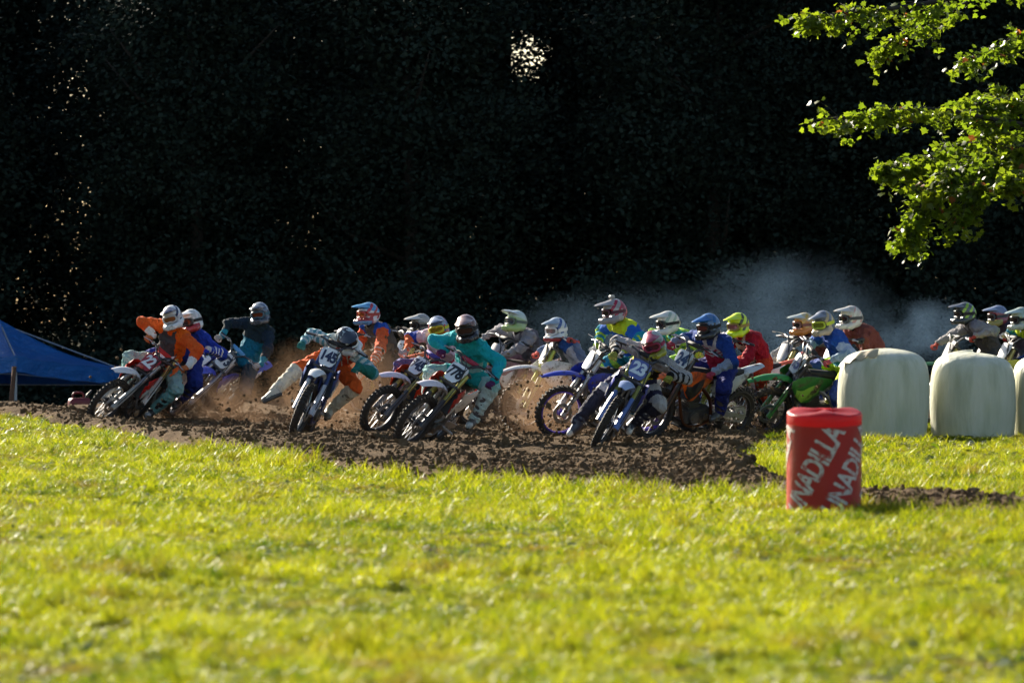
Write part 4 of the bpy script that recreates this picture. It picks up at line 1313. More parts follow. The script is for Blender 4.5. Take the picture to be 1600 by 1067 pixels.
RIDERS = [
 dict(at=('c', 142, 660, 15, 44), steer=-18, head=(269, 496), look=(14, 12, 14), tor=(0.60, 0.80), footL=(240, 640, -0.25, 10, -0.2), knee=0.9, elbow=0.45, eback=0.1,
      bike=dict(main=RED, fender=WHITE, plate=(0.30, 0.02, 0.03), num='22', ink=WHITE, shroud=RED, fork=GREY, pad=RED, guard=(0.35, 0.36, 0.36)),
      blabel='red and white bike with number 22 leaning at the far left', label='rider with orange sleeves and black vest leading at the far left',
      col=dict(torso=ORANGE, uarm=(0.72, 0.11, 0.02), farm=(0.70, 0.10, 0.02), pants=(0.12, 0.32, 0.32), knee=(0.45, 0.52, 0.50), shin=(0.15, 0.35, 0.35), glove=(0.5, 0.16, 0.06), boot=BLACK, boot2=GREY), paint=p_22,
      helm=dict(base=WHITE, crown=WHITE, flash=NAVY, visor=(0.03, 0.04, 0.09), lens=(0.30, 0.12, 0.05), gog=(0.5, 0.5, 0.5), chin=WHITE)),
 dict(at=('h', 74.0, 18, 30), steer=-8, head=(299, 502), look=(35, 8, 12),
      bike=dict(main=ORANGE, fender=(0.5, 0.06, 0.03), plate=WHITE, num='', shroud=ORANGE, rfender=WHITE), blabel='orange and white bike almost hidden behind bike 22', label='rider in blue jersey and white helmet right behind the leader',
      col=dict(torso=(0.02, 0.05, 0.36), pants=(0.02, 0.04, 0.25), glove=BLUE), paint=p_blue,
      helm=dict(base=(0.66, 0.68, 0.66), chin=(0.35, 0.03, 0.03), speck=(0.5, 0.52, 0.5), visor=WHITE)),
 dict(at=('c', 268, 651, 25, 42), steer=-5, head=(406, 490), look=(15, 8, 6), hd=0.25, handR=(340, 529, 0.0), elbow=0.5,
      bike=dict(main=BLUE, fender=(0.07, 0.09, 0.55), plate=(0.62, 0.63, 0.62), num='273', ink=(0.02, 0.03, 0.06), shroud=BLUE, fork=GREY, pad=LBLUE, guard=(0.4, 0.4, 0.42), mud=0.6),
      blabel='blue bike with number 273 on its plate leaning hard', label='rider in dark jersey with teal front and dark chrome helmet',
      col=dict(torso=(0.02, 0.035, 0.045), uarm=(0.015, 0.03, 0.05), farm=(0.015, 0.03, 0.04), pants=(0.015, 0.05, 0.08), glove=(0.45, 0.40, 0.36), boot=DGREY), paint=p_273,
      helm=dict(base=(0.07, 0.08, 0.10), crown=(0.28, 0.32, 0.38), speck=(0.10, 0.14, 0.22), visor=(0.06, 0.08, 0.12), lens=(0.14, 0.04, 0.02), gog=(0.03, 0.1, 0.15))),
 dict(at=('c', 456, 684, 4, 24), steer=-5, head=(543, 531), look=(-28, 26, 32), tor=(0.56, 0.74), hipx=-0.30, elbow=0.05, eback=0.7, knee=1.1, handR=(470, 541, 0.0), handL=(556, 579, 0.0), footR=(428, 612, -0.40, 78, -0.45),
      bike=dict(main=(0.70, 0.71, 0.72), fender=WHITE, plate=(0.75, 0.77, 0.80), num='145', ink=(0.02, 0.03, 0.08), shroud=(0.03, 0.07, 0.25), accent=WHITE, fork=(0.05, 0.08, 0.20), guard=(0.45, 0.50, 0.60), frame=(0.03, 0.05, 0.2), tank=(0.03, 0.05, 0.2)),
      blabel='white and blue bike with number 145 coming head on', label='rider tucked low with striped sleeves and black and white helmet',
      col=dict(torso=(0.62, 0.07, 0.03), uarm=(0.55, 0.62, 0.62), farm=(0.5, 0.58, 0.6), shoulder=(0.5, 0.55, 0.52), pants=(0.72, 0.11, 0.02), knee=CREAM, shin=CREAM, glove=(0.03, 0.18, 0.16), boot=(0.50, 0.45, 0.35), boot2=(0.16, 0.13, 0.10)), paint=p_145,
      helm=dict(base=(0.03, 0.035, 0.05), speck=(0.40, 0.48, 0.52), chin=WHITE, back=WHITE, visor=(0.03, 0.04, 0.06), gog=WHITE)),
 dict(at=('h', 75.5, 50, 6), steer=0, head=(575, 491), look=(55, 2, 0), hipz=1.06, hx=0.02, handL=(572, 583, -0.2), handR=(545, 578, 0.1), elbow=0.15,
      bike=dict(main=ORANGE, plate=WHITE, num='', fender=ORANGE), blabel='orange bike hidden in dust behind bike 145', label='upright rider with orange sleeves and red white and blue helmet',
      col=dict(torso=(0.08, 0.075, 0.07), uarm=(0.72, 0.10, 0.03), farm=(0.72, 0.10, 0.03), shoulder=(0.10, 0.09, 0.08), pants=(0.05, 0.045, 0.04), glove=(0.5, 0.47, 0.45)), paint=p_r5, print=('THOR', 0.085, 0.42, 0.0, (0.35, 0.33, 0.32)),
      helm=dict(base=(0.62, 0.60, 0.62), crown=(0.10, 0.30, 0.55), flash=(0.45, 0.04, 0.05), visor=(0.12, 0.38, 0.65), lens=(0.45, 0.10, 0.03), gog=(0.35, 0.06, 0.05), chin=(0.35, 0.05, 0.05), chin2=(0.10, 0.25, 0.45))),
 dict(at=('c', 572, 677, 20, 37), steer=-22, head=(685, 513), look=(12, 8, 12), handR=(628, 553, 0.0),
      bike=dict(main=RED, fender=(0.70, 0.60, 0.70), plate=(0.70, 0.68, 0.74), num='745', ink=(0.02, 0.03, 0.08), shroud=(0.60, 0.04, 0.01), fork=GOLD, pad=PURPLE, guard=(0.10, 0.10, 0.12), accent=ORANGE),
      blabel='red bike with number 745 just left of bike 778', label='rider in pink and white jersey with yellow chinned helmet',
      col=dict(torso=(0.68, 0.52, 0.60), shoulder=(0.70, 0.55, 0.63), uarm=(0.68, 0.50, 0.60), pants=(0.10, 0.10, 0.25), glove=(0.5, 0.42, 0.40), boot=WHITE, boot2=DGREY), paint=p_745,
      helm=dict(base=(0.10, 0.14, 0.24), flash=(0.55, 0.05, 0.04), speck=(0.28, 0.34, 0.42), visor=(0.16, 0.2, 0.3), gog=(0.60, 0.50, 0.03), lens=(0.25, 0.20, 0.02), chin=(0.62, 0.16, 0.02), chin2=(0.55, 0.05, 0.02), strap=(0.5, 0.5, 0.03))),
 dict(at=('h', 78.5, 36, 12), steer=0, head=(657, 508), look=(58, 6, 0),
      bike=dict(main=WHITE, plate=WHITE, num='', fender=(0.74, 0.72, 0.68)), blabel='bike with a white front fender poking out behind bike 745', label='mostly hidden rider with white peaked dark helmet beyond bike 745',
      col=dict(torso=(0.10, 0.09, 0.08), pants=BLACK), helm=dict(base=(0.12, 0.11, 0.10), visor=(0.58, 0.57, 0.52), crown=(0.32, 0.32, 0.30))),
 dict(at=('c', 621, 697, 14, 38), steer=-18, head=(729, 513), look=(8, 14, 10), footL=(741, 655, -0.35, 12, -0.1), handL=(765, 603, 0.0), handR=(688, 553, 0.0), elbow=0.3, eback=0.4, tor=(0.58, 0.78), print=('FLY', 0.15, 0.62, 0.0, (0.01, 0.09, 0.14)),
      bike=dict(main=RED, fender=(0.72, 0.66, 0.70), plate=(0.76, 0.80, 0.82), num='778', ink=(0.015, 0.02, 0.03), shroud=(0.50, 0.03, 0.02), fork=(0.38, 0.36, 0.10), pad=(0.35, 0.03, 0.06), guard=(0.06, 0.06, 0.07), accent=WHITE),
      blabel='red bike with number 778 on a white plate, front wheel nearest', label='rider in turquoise jersey and maroon topped dark helmet on bike 778',
      col=dict(torso=(0.015, 0.36, 0.37), uarm=(0.012, 0.38, 0.42), farm=(0.012, 0.36, 0.44), pants=(0.02, 0.36, 0.34), knee=(0.03, 0.40, 0.36), shin=(0.45, 0.58, 0.56), neck=(0.02, 0.018, 0.02), glove=(0.10, 0.03, 0.10), boot=DGREY, boot2=(0.4, 0.45, 0.45)), paint=p_778,
      helm=dict(base=(0.035, 0.028, 0.03), crown=(0.30, 0.20, 0.20), speck=(0.22, 0.13, 0.13), chin=(0.025, 0.02, 0.022), visor=(0.24, 0.16, 0.16), lens=(0.05, 0.03, 0.03), back=(0.5, 0.48, 0.48))),
 dict(at=('h', 77, 48, 12), steer=0, head=(806, 503), look=(48, -6, 0), visang=-6, handR=(752, 534, 0.3), handL=(778, 562, 0.0), elbow=0.3,
      bike=dict(main=(0.30, 0.16, 0.20), plate=GREY, num='', fender=(0.4, 0.28, 0.32), mud=0.7), blabel='dusty bike under the grey jersey rider behind bike 778', label='rider in plain grey jersey with pale green and white helmet',
      col=dict(torso=(0.10, 0.10, 0.13), shoulder=(0.26, 0.25, 0.28), uarm=(0.26, 0.25, 0.28), farm=(0.28, 0.27, 0.29), pants=(0.2, 0.12, 0.15), glove=GREY),
      helm=dict(base=(0.36, 0.50, 0.26), crown=(0.50, 0.60, 0.54), visor=(0.55, 0.63, 0.64), chin=(0.36, 0.50, 0.18), gog=(0.1, 0.14, 0.12))),
 dict(at=('h', 73.5, 72, 3), steer=0, head=(869, 515), look=(40, 8, 0), hx=0.28, hipx=0.10, tor=(0.66, 0.8), handR=(836, 556, 0.2),
      bike=dict(main=WHITE, plate=(0.5, 0.48, 0.46), num='10', fender=(0.76, 0.76, 0.74), guard=(0.35, 0.42, 0.10), fork=(0.40, 0.42, 0.08), mud=0.55), blabel='white fendered bike side on in the brown dust', label='rider in white and blue jersey with blue and white helmet, left of the standing rider',
      col=dict(torso=(0.45, 0.47, 0.52), uarm=(0.50, 0.50, 0.56), farm=(0.14, 0.20, 0.34), pants=(0.15, 0.2, 0.3), glove=(0.55, 0.10, 0.08)), paint=p_r10,
      helm=dict(base=(0.52, 0.55, 0.56), flash=(0.05, 0.10, 0.30), crown=(0.42, 0.50, 0.58), visor=(0.30, 0.38, 0.46), lens=(0.30, 0.28, 0.24), gog=WHITE, chin=WHITE, chin2=(0.45, 0.06, 0.06))),
 dict(at=('c', 866, 686, 52, 22), steer=-16, head=(959, 487), look=(66, 8, 0), hipz=1.14, hipx=-0.20, tor=(0.62, 0.78), handR=(926, 548, 0.0), elbow=0.1,
      bike=dict(main=BLUE, fender=(0.035, 0.055, 0.45), plate=WHITE, num='', shroud=BLUE, fork=(0.5, 0.5, 0.5), handguard=(0.70, 0.70, 0.68), rim=(0.10, 0.06, 0.40), sprocket=(0.12, 0.06, 0.4), mud=0.7, guard=(0.35, 0.32, 0.3)),
      blabel='blue bike with white hand guards right of the dust cloud', label='standing rider in blue and yellow jersey with a camera on the helmet',
      col=dict(torso=(0.02, 0.10, 0.48), uarm=(0.02, 0.12, 0.50), farm=(0.02, 0.28, 0.42), pants=(0.02, 0.22, 0.34), glove=(0.58, 0.58, 0.56), boot=WHITE), paint=p_r11,
      helm=dict(base=(0.40, 0.40, 0.40), flash=(0.35, 0.02, 0.05), back=(0.35, 0.03, 0.05), visor=(0.32, 0.31, 0.32), crown=(0.35, 0.33, 0.33), chin=(0.30, 0.28, 0.28), gog=(0.1, 0.03, 0.05), cam=True)),
 dict(at=('c', 926, 704, 4, 30), steer=-5, head=(1021, 538), look=(10, 18, 14), footR=(902, 658, -0.2, 72, -0.75), handR=(957, 558, 0.0), handL=(1044, 594, 0.0), elbow=0.15, eback=0.6, knee=0.9, tor=(0.58, 0.76),
      bike=dict(main=(0.03, 0.04, 0.30), fender=(0.30, 0.38, 0.60), plate=(0.10, 0.13, 0.35), num='23', ink=(0.62, 0.70, 0.76), shroud=(0.03, 0.04, 0.28), fork=(0.30, 0.30, 0.08), guard=(0.12, 0.20, 0.50), pad=BLACK),
      blabel='dark blue bike with number 23 and one boot trailing beside it', label='rider in grey black and yellow jersey with right leg stretched out',
      col=dict(torso=(0.36, 0.34, 0.36), uarm=(0.38, 0.36, 0.36), farm=(0.34, 0.33, 0.33), pants=(0.03, 0.03, 0.07), knee=(0.30, 0.30, 0.34), shin=(0.03, 0.03, 0.05), glove=(0.30, 0.30, 0.06), boot=(0.04, 0.05, 0.08), boot2=(0.62, 0.60, 0.55)), paint=p_23,
      helm=dict(base=(0.20, 0.21, 0.20), crown=(0.42, 0.42, 0.40), stripe=(0.35, 0.02, 0.05), visor=(0.30, 0.03, 0.07), gog=(0.35, 0.03, 0.08), lens=(0.10, 0.03, 0.05), chin=(0.25, 0.24, 0.03), chin2=(0.40, 0.38, 0.03))),
 dict(at=('h', 73.2, 58, 10), steer=0, head=(1043, 505), look=(62, 8, 0), 
      bike=dict(main=(0.60, 0.62, 0.2), plate=WHITE, num='', fender=(0.70, 0.14, 0.05)), blabel='bike with an orange red front fender hidden behind bikes 23 and 24', label='rider in plain white helmet and lime jersey behind bike 23',
      col=dict(torso=(0.40, 0.70, 0.10), shoulder=(0.03, 0.36, 0.32), uarm=(0.03, 0.36, 0.32), farm=(0.4, 0.68, 0.1), pants=(0.3, 0.5, 0.1), glove=WHITE),
      helm=dict(base=(0.66, 0.66, 0.60), visor=(0.70, 0.70, 0.64), flash=(0.35, 0.45, 0.38))),
 dict(at=('c', 1012, 690, 45, 18), steer=4, head=(1107, 510), look=(46, 12, 0), handR=(1047, 541, 0.2), handL=(1110, 588, 0.0), twist=10,
      bike=dict(main=WHITE, fender=ORANGE, plate=(0.55, 0.60, 0.62), num='24', ink=(0.02, 0.05, 0.12), shroud=ORANGE, accent=BLACK, panel=(0.50, 0.52, 0.52), rfender=(0.55, 0.60, 0.62), fork=(0.08, 0.08, 0.08), guard=(0.10, 0.05, 0.03), frame=(0.10, 0.03, 0.01), seat=BLACK, mud=0.8),
      blabel='orange and white bike with number 24 right of bike 23', label='rider in blue, white and red striped jersey and blue helmet on bike 24',
      col=dict(torso=(0.34, 0.015, 0.05), shoulder=(0.03, 0.06, 0.26), uarm=(0.015, 0.05, 0.24), farm=(0.02, 0.06, 0.24), pants=(0.02, 0.03, 0.18), knee=(0.02, 0.025, 0.2), glove=(0.36, 0.05, 0.08), boot=DGREY), paint=p_24,
      helm=dict(base=(0.05, 0.06, 0.08), crown=(0.03, 0.14, 0.38), visor=(0.03, 0.15, 0.42), speck=(0.10, 0.20, 0.40), gog=BLACK, lens=(0.15, 0.05, 0.05), chin=(0.03, 0.03, 0.035))),
 dict(at=('h', 72.8, 48, 8), steer=0, head=(1153, 508), look=(40, 10, 0), handL=(1142, 588, -0.1), handR=(1122, 592, 0.1), elbow=0.0, hipz=1.0,
      bike=dict(main=(0.60, 0.10, 0.02), plate=WHITE, num='', fender=(0.6, 0.1, 0.02)), blabel='red orange bike hidden behind bike 24', label='rider in red jersey and neon yellow helmet',
      col=dict(torso=(0.36, 0.015, 0.03), pants=(0.55, 0.06, 0.02), glove=(0.4, 0.36, 0.25)), paint=p_r15,
      helm=dict(base=(0.62, 0.80, 0.015), visor=(0.66, 0.84, 0.02), flash=(0.05, 0.06, 0.02), gog=(0.30, 0.22, 0.05), lens=(0.3, 0.12, 0.15))),
 dict(at=('h', 76, 54, 6), steer=0, head=(1256, 507), look=(62, 4, 0), handR=(1205, 562, 0.2),
      bike=dict(main=(0.6, 0.58, 0.62), plate=GREY, num='', fender=(0.60, 0.60, 0.70), handguard=(0.60, 0.58, 0.54), mud=0.5), blabel='dusty pale bike behind the green bike', label='rider in orange and white helmet behind the green bike',
      col=dict(torso=(0.16, 0.06, 0.06), uarm=(0.25, 0.25, 0.26), farm=(0.30, 0.30, 0.31), pants=(0.2, 0.2, 0.2), glove=GREY),
      helm=dict(base=(0.60, 0.24, 0.06), crown=(0.52, 0.46, 0.30), visor=(0.56, 0.60, 0.56), flash=(0.60, 0.40, 0.10), chin=(0.60, 0.22, 0.04), gog=(0.25, 0.1, 0.08))),
 dict(at=('c', 1189, 682, 66, 28), steer=-2, head=(1286, 505), look=(36, 12, 4), handR=(1253, 556, 0.0), knee=0.9,
      bike=dict(main=GREEN, fender=(0.03, 0.24, 0.05), plate=(0.35, 0.40, 0.42), num='15', ink=(0.05, 0.06, 0.16), shroud=(0.03, 0.16, 0.03), accent=(0.2, 0.4, 0.05), guard=(0.05, 0.20, 0.05), fork=DGREY, mud=0.62, pad=BLACK),
      blabel='green bike with number 15 half hidden by the red drum', label='rider in blue and teal jersey with dark peaked helmet on the green bike',
      col=dict(torso=(0.02, 0.08, 0.36), uarm=(0.02, 0.09, 0.36), farm=(0.25, 0.36, 0.46), pants=(0.50, 0.74, 0.02), knee=(0.48, 0.72, 0.02), shin=(0.04, 0.07, 0.30), glove=(0.55, 0.10, 0.10), boot=(0.05, 0.08, 0.25)), paint=p_green,
      helm=dict(base=(0.09, 0.10, 0.12), crown=(0.16, 0.18, 0.22), flash=(0.40, 0.32, 0.18), visor=(0.20, 0.23, 0.28), gog=(0.45, 0.55, 0.04), lens=(0.20, 0.26, 0.03), chin=(0.40, 0.34, 0.25), back=(0.5, 0.36, 0.1))),
 dict(at=('h', 73, 58, 4), steer=0, head=(1329, 497), look=(58, 4, 0), hipz=1.04, elat=0.25, eback=-0.2, elbow=-0.6,
      bike=dict(main=(0.45, 0.05, 0.05), plate=WHITE, num=''), blabel='bike hidden behind the first white bale', label='rider in dusty red brown jersey and white helmet beside the first bale',
      col=dict(torso=(0.20, 0.06, 0.05), pants=(0.15, 0.08, 0.07), glove=DGREY),
      helm=dict(base=(0.64, 0.60, 0.54), visor=(0.62, 0.60, 0.56), speck=(0.50, 0.46, 0.40), flash=(0.60, 0.30, 0.26), gog=DGREY)),
 dict(at=('h', 79, 72, 4), steer=0, head=(1507, 490), look=(66, 4, 0), handR=(1459, 543, 0.2), hx=0.18,
      bike=dict(main=(0.05, 0.2, 0.05), plate=DGREY, num='', bar=(0.3, 0.3, 0.3)), blabel='bike showing only its handlebar above the second bale', label='rider in grey jersey and dark green helmet above the second bale',
      col=dict(torso=(0.07, 0.065, 0.07), shoulder=(0.22, 0.21, 0.24), uarm=(0.26, 0.25, 0.26), farm=(0.32, 0.30, 0.30), pants=DGREY, glove=(0.48, 0.07, 0.05)),
      helm=dict(base=(0.05, 0.055, 0.06), crown=(0.10, 0.11, 0.12), flash=(0.30, 0.48, 0.05), visor=(0.16, 0.17, 0.20), gog=BLACK)),
 dict(at=('h', 83, 70, 4), steer=0, head=(1559, 494), look=(64, 6, 0), hx=0.18,
      bike=dict(main=(0.3, 0.05, 0.1), plate=DGREY, num=''), blabel='bike hidden behind the two right hand bales', label='rider in blue and red peaked helmet second from the right edge',
      col=dict(torso=(0.06, 0.05, 0.07), uarm=(0.02, 0.16, 0.18), pants=DGREY, glove=(0.5, 0.06, 0.06)),
      helm=dict(base=(0.30, 0.06, 0.08), crown=(0.20, 0.24, 0.36), visor=(0.30, 0.36, 0.48), chin=(0.35, 0.30, 0.08), gog=DGREY)),
 dict(at=('h', 78, 62, 6), steer=0, head=(1595, 498), look=(60, 8, 0), hx=0.18, elbow=0.2,
      bike=dict(main=YEL, plate=WHITE, num=''), blabel='bike hidden behind the bale at the right edge', label='rider in neon yellow and blue jersey at the right edge',
      col=dict(torso=(0.52, 0.66, 0.02), uarm=(0.50, 0.64, 0.03), farm=(0.06, 0.30, 0.2), pants=(0.03, 0.06, 0.25), glove=CREAM), paint=p_r21,
      helm=dict(base=(0.50, 0.54, 0.46), speck=(0.36, 0.48, 0.42), visor=(0.42, 0.52, 0.50), flash=(0.35, 0.4, 0.2))),
]
REAR = []
for d in RIDERS:
    a = d['at']
    M = contact(*a[1:]) if a[0] == 'c' else place(d['head'], a[1], a[2], a[3], d.get('hx', 0.12))
    root, S = make_bike(M, math.radians(d['steer']), d['bike'], d['blabel'])
    make_rider(M, S, d)
    REAR.append((M, d))

# ------------------------------------------------------------------ wrapped bales
def bale_material():
    m, nt, b, o = nmat('bale_film')
    n = noise(nt, 2.2, 5, stretch=(3, 3, 0.45)); n2 = noise(nt, 1.3, 3)
    col = ramp(nt, n, (0.30, (0.48, 0.49, 0.34)), (0.55, (0.66, 0.66, 0.52)), (0.8, (0.74, 0.72, 0.62)))
    nt.links.new(mix(nt, ramp(nt, n2, (0.45, (0, 0, 0)), (0.75, (0.5, 0.5, 0.5))), col, rgb((0.46, 0.52, 0.38))), b.inputs['Base Color'])
    b.inputs['Roughness'].default_value = 0.42
    b.inputs['Subsurface Weight'].default_value = 0.25
    b.inputs['Subsurface Radius'].default_value = (0.3, 0.3, 0.25)
    b.inputs['Subsurface Scale'].default_value = 0.2
    bump(nt, b, noise(nt, 9, 6, stretch=(2.2, 2.2, 0.5)), 0.5, 0.03)
    return m


M_BALE = bale_material()


def make_bale(px, d, r, h, label, seed, tilt=0.0, torn=False):
    x = (px - CX) / FPX * d
    root = empty('hay_bale', Vector((x, d, gzf(x, d) - 0.02)), label=label, category='bale', group='white wrapped bales')
    rg = np.random.default_rng(seed)
    prof = [(0.0, 0.0), (0.80, 0.0), (0.93, 0.035), (0.965, 0.12), (1.0, 0.36), (0.995, 0.58), (0.965, 0.74), (0.91, 0.845), (0.80, 0.915), (0.62, 0.96), (0.40, 0.985), (0.18, 0.998), (0.0, 1.0)]
    pr = catmull([(a, 0, b) for a, b in prof], 3)
    seg = 56; V = []; nr = len(pr)
    for i, p in enumerate(pr):
        for k in range(seg):
            a = 2 * math.pi * k / seg; rr_ = max(p.x, 0.0)
            w_ = 1 + 0.03 * float(vnoise(np.array(math.cos(a) * 1.6 + seed), np.array(math.sin(a) * 1.6 + p.z * 1.2))) * 2 + 0.010 * float(vnoise(np.array(a * 7.0), np.array(p.z * 3 + seed * 3)))
            zz = p.z * h * (1 + tilt * math.cos(a)) + 0.02 * float(vnoise(np.array(math.cos(a) * 2 + 5), np.array(math.sin(a) * 2 + seed))) * (p.z > 0.8)
            V.append((math.cos(a) * rr_ * r * w_, math.sin(a) * rr_ * r * w_, zz))
    i = np.arange(nr - 1)[:, None] * seg; k = np.arange(seg)[None, :]; k2 = (k + 1) % seg
    F = np.stack([(i + k), (i + k2), (i + seg + k2), (i + seg + k)], -1).reshape(-1, 4)
    obj('film_wrap', mesh_from('film_wrap', V, F, [M_BALE]), root)
    # loose overlapping edge of the wrap, hanging on the side
    for q in range(2):
        z0 = h * (0.28 + 0.33 * q) ; loops = []
        for j in range(57):
            a = 2 * math.pi * j / 56 + q; zc = z0 + 0.02 * math.sin(a * 2 + seed) + 0.1 * (j / 56.0)
            rr_ = r * 1.03
            loops.append([Vector((math.cos(a) * (rr_ + o_), math.sin(a) * (rr_ + o_), zc + dz)) for o_, dz in ((-0.02, 0.05), (0.004, 0.045), (0.006, -0.045), (-0.02, -0.05))])
    if torn:
        m_ = MB(); loops = []
        for j in range(15):
            t = j / 14; a = math.radians(196 + 62 * t); lift = 0.02 * math.sin(t * math.pi) + 0.006 * math.sin(t * 17)
            rr_ = r * (0.96 - 0.17 * t); z0 = h * (0.835 + 0.11 * t)
            p = Vector((math.cos(a) * rr_, math.sin(a) * rr_, z0 + 0.02 + lift)); inn = Vector((-math.cos(a), -math.sin(a), 0))
            w_ = 0.08 + 0.02 * math.sin(t * 9)
            loops.append([p - inn * 0.035 - Vector((0, 0, 0.05 + 0.02 * math.sin(t * 23))), p, p + inn * w_ + Vector((0, 0, 0.05)), p + inn * w_ + Vector((0, 0, 0.042)), p - Vector((0, 0, 0.008)), p - inn * 0.030 - Vector((0, 0, 0.055 + 0.02 * math.sin(t * 23)))])
        m_.loft(loops)
        obj('torn_flap', smooth_by_angle(m_.mesh('torn_flap'), 60), root, simple('torn_film', (0.48, 0.40, 0.26), 0.6, 0, 9, 0.35))
    return root


make_bale(1380, 70.4, 0.575, 1.14, 'white wrapped bale with a torn tan flap on top, behind the red drum', 3, 0.0, True)
make_bale(1520, 71.1, 0.535, 1.10, 'middle white wrapped bale between the torn bale and the edge', 8, -0.02)
make_bale(1650, 71.5, 0.57, 1.10, 'white wrapped bale cut off by the right edge of the photo', 12, 0.02)

# ------------------------------------------------------------------ red track marker drum
def vinyl(name, c, tr):
    m, nt, b, o = nmat(name)
    n = noise(nt, 5, 5); col = mix(nt, n, rgb([q * 0.8 for q in c]), rgb([min(1, q * 1.15) for q in c]))
    nt.links.new(col, b.inputs['Base Color']); b.inputs['Roughness'].default_value = 0.42
    t = nt.nodes.new('ShaderNodeBsdfTranslucent'); t.inputs['Color'].default_value = rgb([min(1, q * 1.6) for q in c])
    ms = nt.nodes.new('ShaderNodeMixShader'); ms.inputs[0].default_value = tr
    nt.links.new(b.outputs[0], ms.inputs[1]); nt.links.new(t.outputs[0], ms.inputs[2]); nt.links.new(ms.outputs[0], o.inputs['Surface'])
    bump(nt, b, noise(nt, 7, 4), 0.35, 0.02)
    return m


DR, DH = 0.284, 0.80
dpos = ray(1287, 0, 43.3); dpos = Vector((dpos.x, 43.3, gzf(dpos.x, 43.3) - 0.01))
drum = empty('marker_drum', dpos, Matrix.Rotation(math.radians(5.5), 4, 'X'), label='red vinyl covered drum with white lettering standing in the grass', category='drum')
seg = 48


def drum_r(a, z): return DR * (1 + 0.010 * math.sin(3 * a + 1) * (z / DH) + 0.006 * math.sin(7 * a) * (z / DH)) * (1.0 if z > 0.05 else 1.01)


loops = []
for z in (0.0, 0.06, 0.2, 0.4, 0.55, 0.70, 0.715):
    loops.append([Vector((math.cos(2 * math.pi * k / seg) * drum_r(2 * math.pi * k / seg, z), math.sin(2 * math.pi * k / seg) * drum_r(2 * math.pi * k / seg, z), z)) for k in range(seg)])
obj('cover_side', MB().loft(loops, cap=False).mesh('cover_side', True), drum, vinyl('red_vinyl', (0.42, 0.018, 0.018), 0.03))
inner = [[Vector((math.cos(2 * math.pi * k / seg) * (DR - 0.012), math.sin(2 * math.pi * k / seg) * (DR - 0.012), z)) for k in range(seg)] for z in (-0.02, 0.2, 0.21, 0.45, 0.46, 0.70)]
obj('drum_body', MB().loft(inner).mesh('drum_body', True), drum, simple('drum_steel', (0.10, 0.02, 0.02), 0.5, 0.3))
loops = []
for rr_, z in ((1.0, 0.716), (1.006, 0.74), (1.0, 0.785), (0.985, 0.80), (0.9, 0.808), (0.6, 0.812), (0.3, 0.813), (0.02, 0.813)):
    loops.append([Vector((math.cos(2 * math.pi * k / seg) * drum_r(2 * math.pi * k / seg, z) * rr_, math.sin(2 * math.pi * k / seg) * drum_r(2 * math.pi * k / seg, z) * rr_, z + 0.012 * math.sin(2 * math.pi * k / seg * 3) * (rr_ < 0.95))) for k in range(seg)])
obj('cover_top', MB().loft(loops, cap=False).mesh('cover_top', True), drum, vinyl('red_vinyl_top', (0.50, 0.03, 0.035), 0.5))


def worn_print():
    m, nt, b, o = nmat('worn_white_print')
    n = noise(nt, 26, 6); n2 = noise(nt, 5, 3)
    col = ramp(nt, n, (0.36, (0.40, 0.06, 0.05)), (0.46, (0.52, 0.46, 0.42)), (0.7, (0.66, 0.62, 0.58)))
    nt.links.new(col, b.inputs['Base Color']); b.inputs['Roughness'].default_value = 0.6
    return m


M_PRINT = worn_print()
import bmesh
for bi_, u0 in enumerate((-0.262, 0.062, 0.40, 0.75, 1.10)):
    me = text_mesh('UNADILLA', 0.2, 'lettering', 0.028)
    xs = [v.co.x for v in me.vertices]; ys = [v.co.y for v in me.vertices]
    kx = 0.76 / (max(xs) - min(xs)); ky = 0.185 / (max(ys) - min(ys)); x0 = min(xs); y0 = min(ys)
    bm = bmesh.new(); bm.from_mesh(me)
    bmesh.ops.triangulate(bm, faces=bm.faces[:])
    for v in bm.verts: v.co = Vector(((v.co.x - x0) * kx, (v.co.y - y0) * ky, 0))
    for _ in range(4):
        ed = [e for e in bm.edges if e.calc_length() > 0.045]
        if not ed: break
        bmesh.ops.subdivide_edges(bm, edges=ed, cuts=1); bmesh.ops.triangulate(bm, faces=bm.faces[:])
    ang = math.radians(61); ca, sa = math.cos(ang), math.sin(ang)
    dead = []
    for v in bm.verts:
        uu = u0 + 0.055 + v.co.x * ca - v.co.y * sa; zz = 0.015 + v.co.x * sa + v.co.y * ca
        th = uu / DR - math.pi / 2
        if zz > 0.713 or zz < 0.004: dead.append(v)
        v.co = Vector((math.cos(th) * (drum_r(th, zz) + 0.0035), math.sin(th) * (drum_r(th, zz) + 0.0035), zz))
    bmesh.ops.delete(bm, geom=dead, context='VERTS')
    bm.to_mesh(me); bm.free()
    obj('lettering', me, drum, M_PRINT)

# ------------------------------------------------------------------ tent, post and chair in the shade at the left
def tarp():
    m, nt, b, o = nmat('blue_tarp')
    n = noise(nt, 1.6, 5)
    nt.links.new(mix(nt, n, rgb((0.010, 0.10, 0.36)), rgb((0.020, 0.20, 0.60))), b.inputs['Base Color']); b.inputs['Roughness'].default_value = 0.38
    t = nt.nodes.new('ShaderNodeBsdfTranslucent'); t.inputs['Color'].default_value = rgb((0.01, 0.09, 0.32))
    ms = nt.nodes.new('ShaderNodeMixShader'); ms.inputs[0].default_value = 0.30
    nt.links.new(b.outputs[0], ms.inputs[1]); nt.links.new(t.outputs[0], ms.inputs[2]); nt.links.new(ms.outputs[0], o.inputs['Surface'])
    bump(nt, b, noise(nt, 3.2, 5, stretch=(1, 1, 2.5)), 0.9, 0.09)
    return m


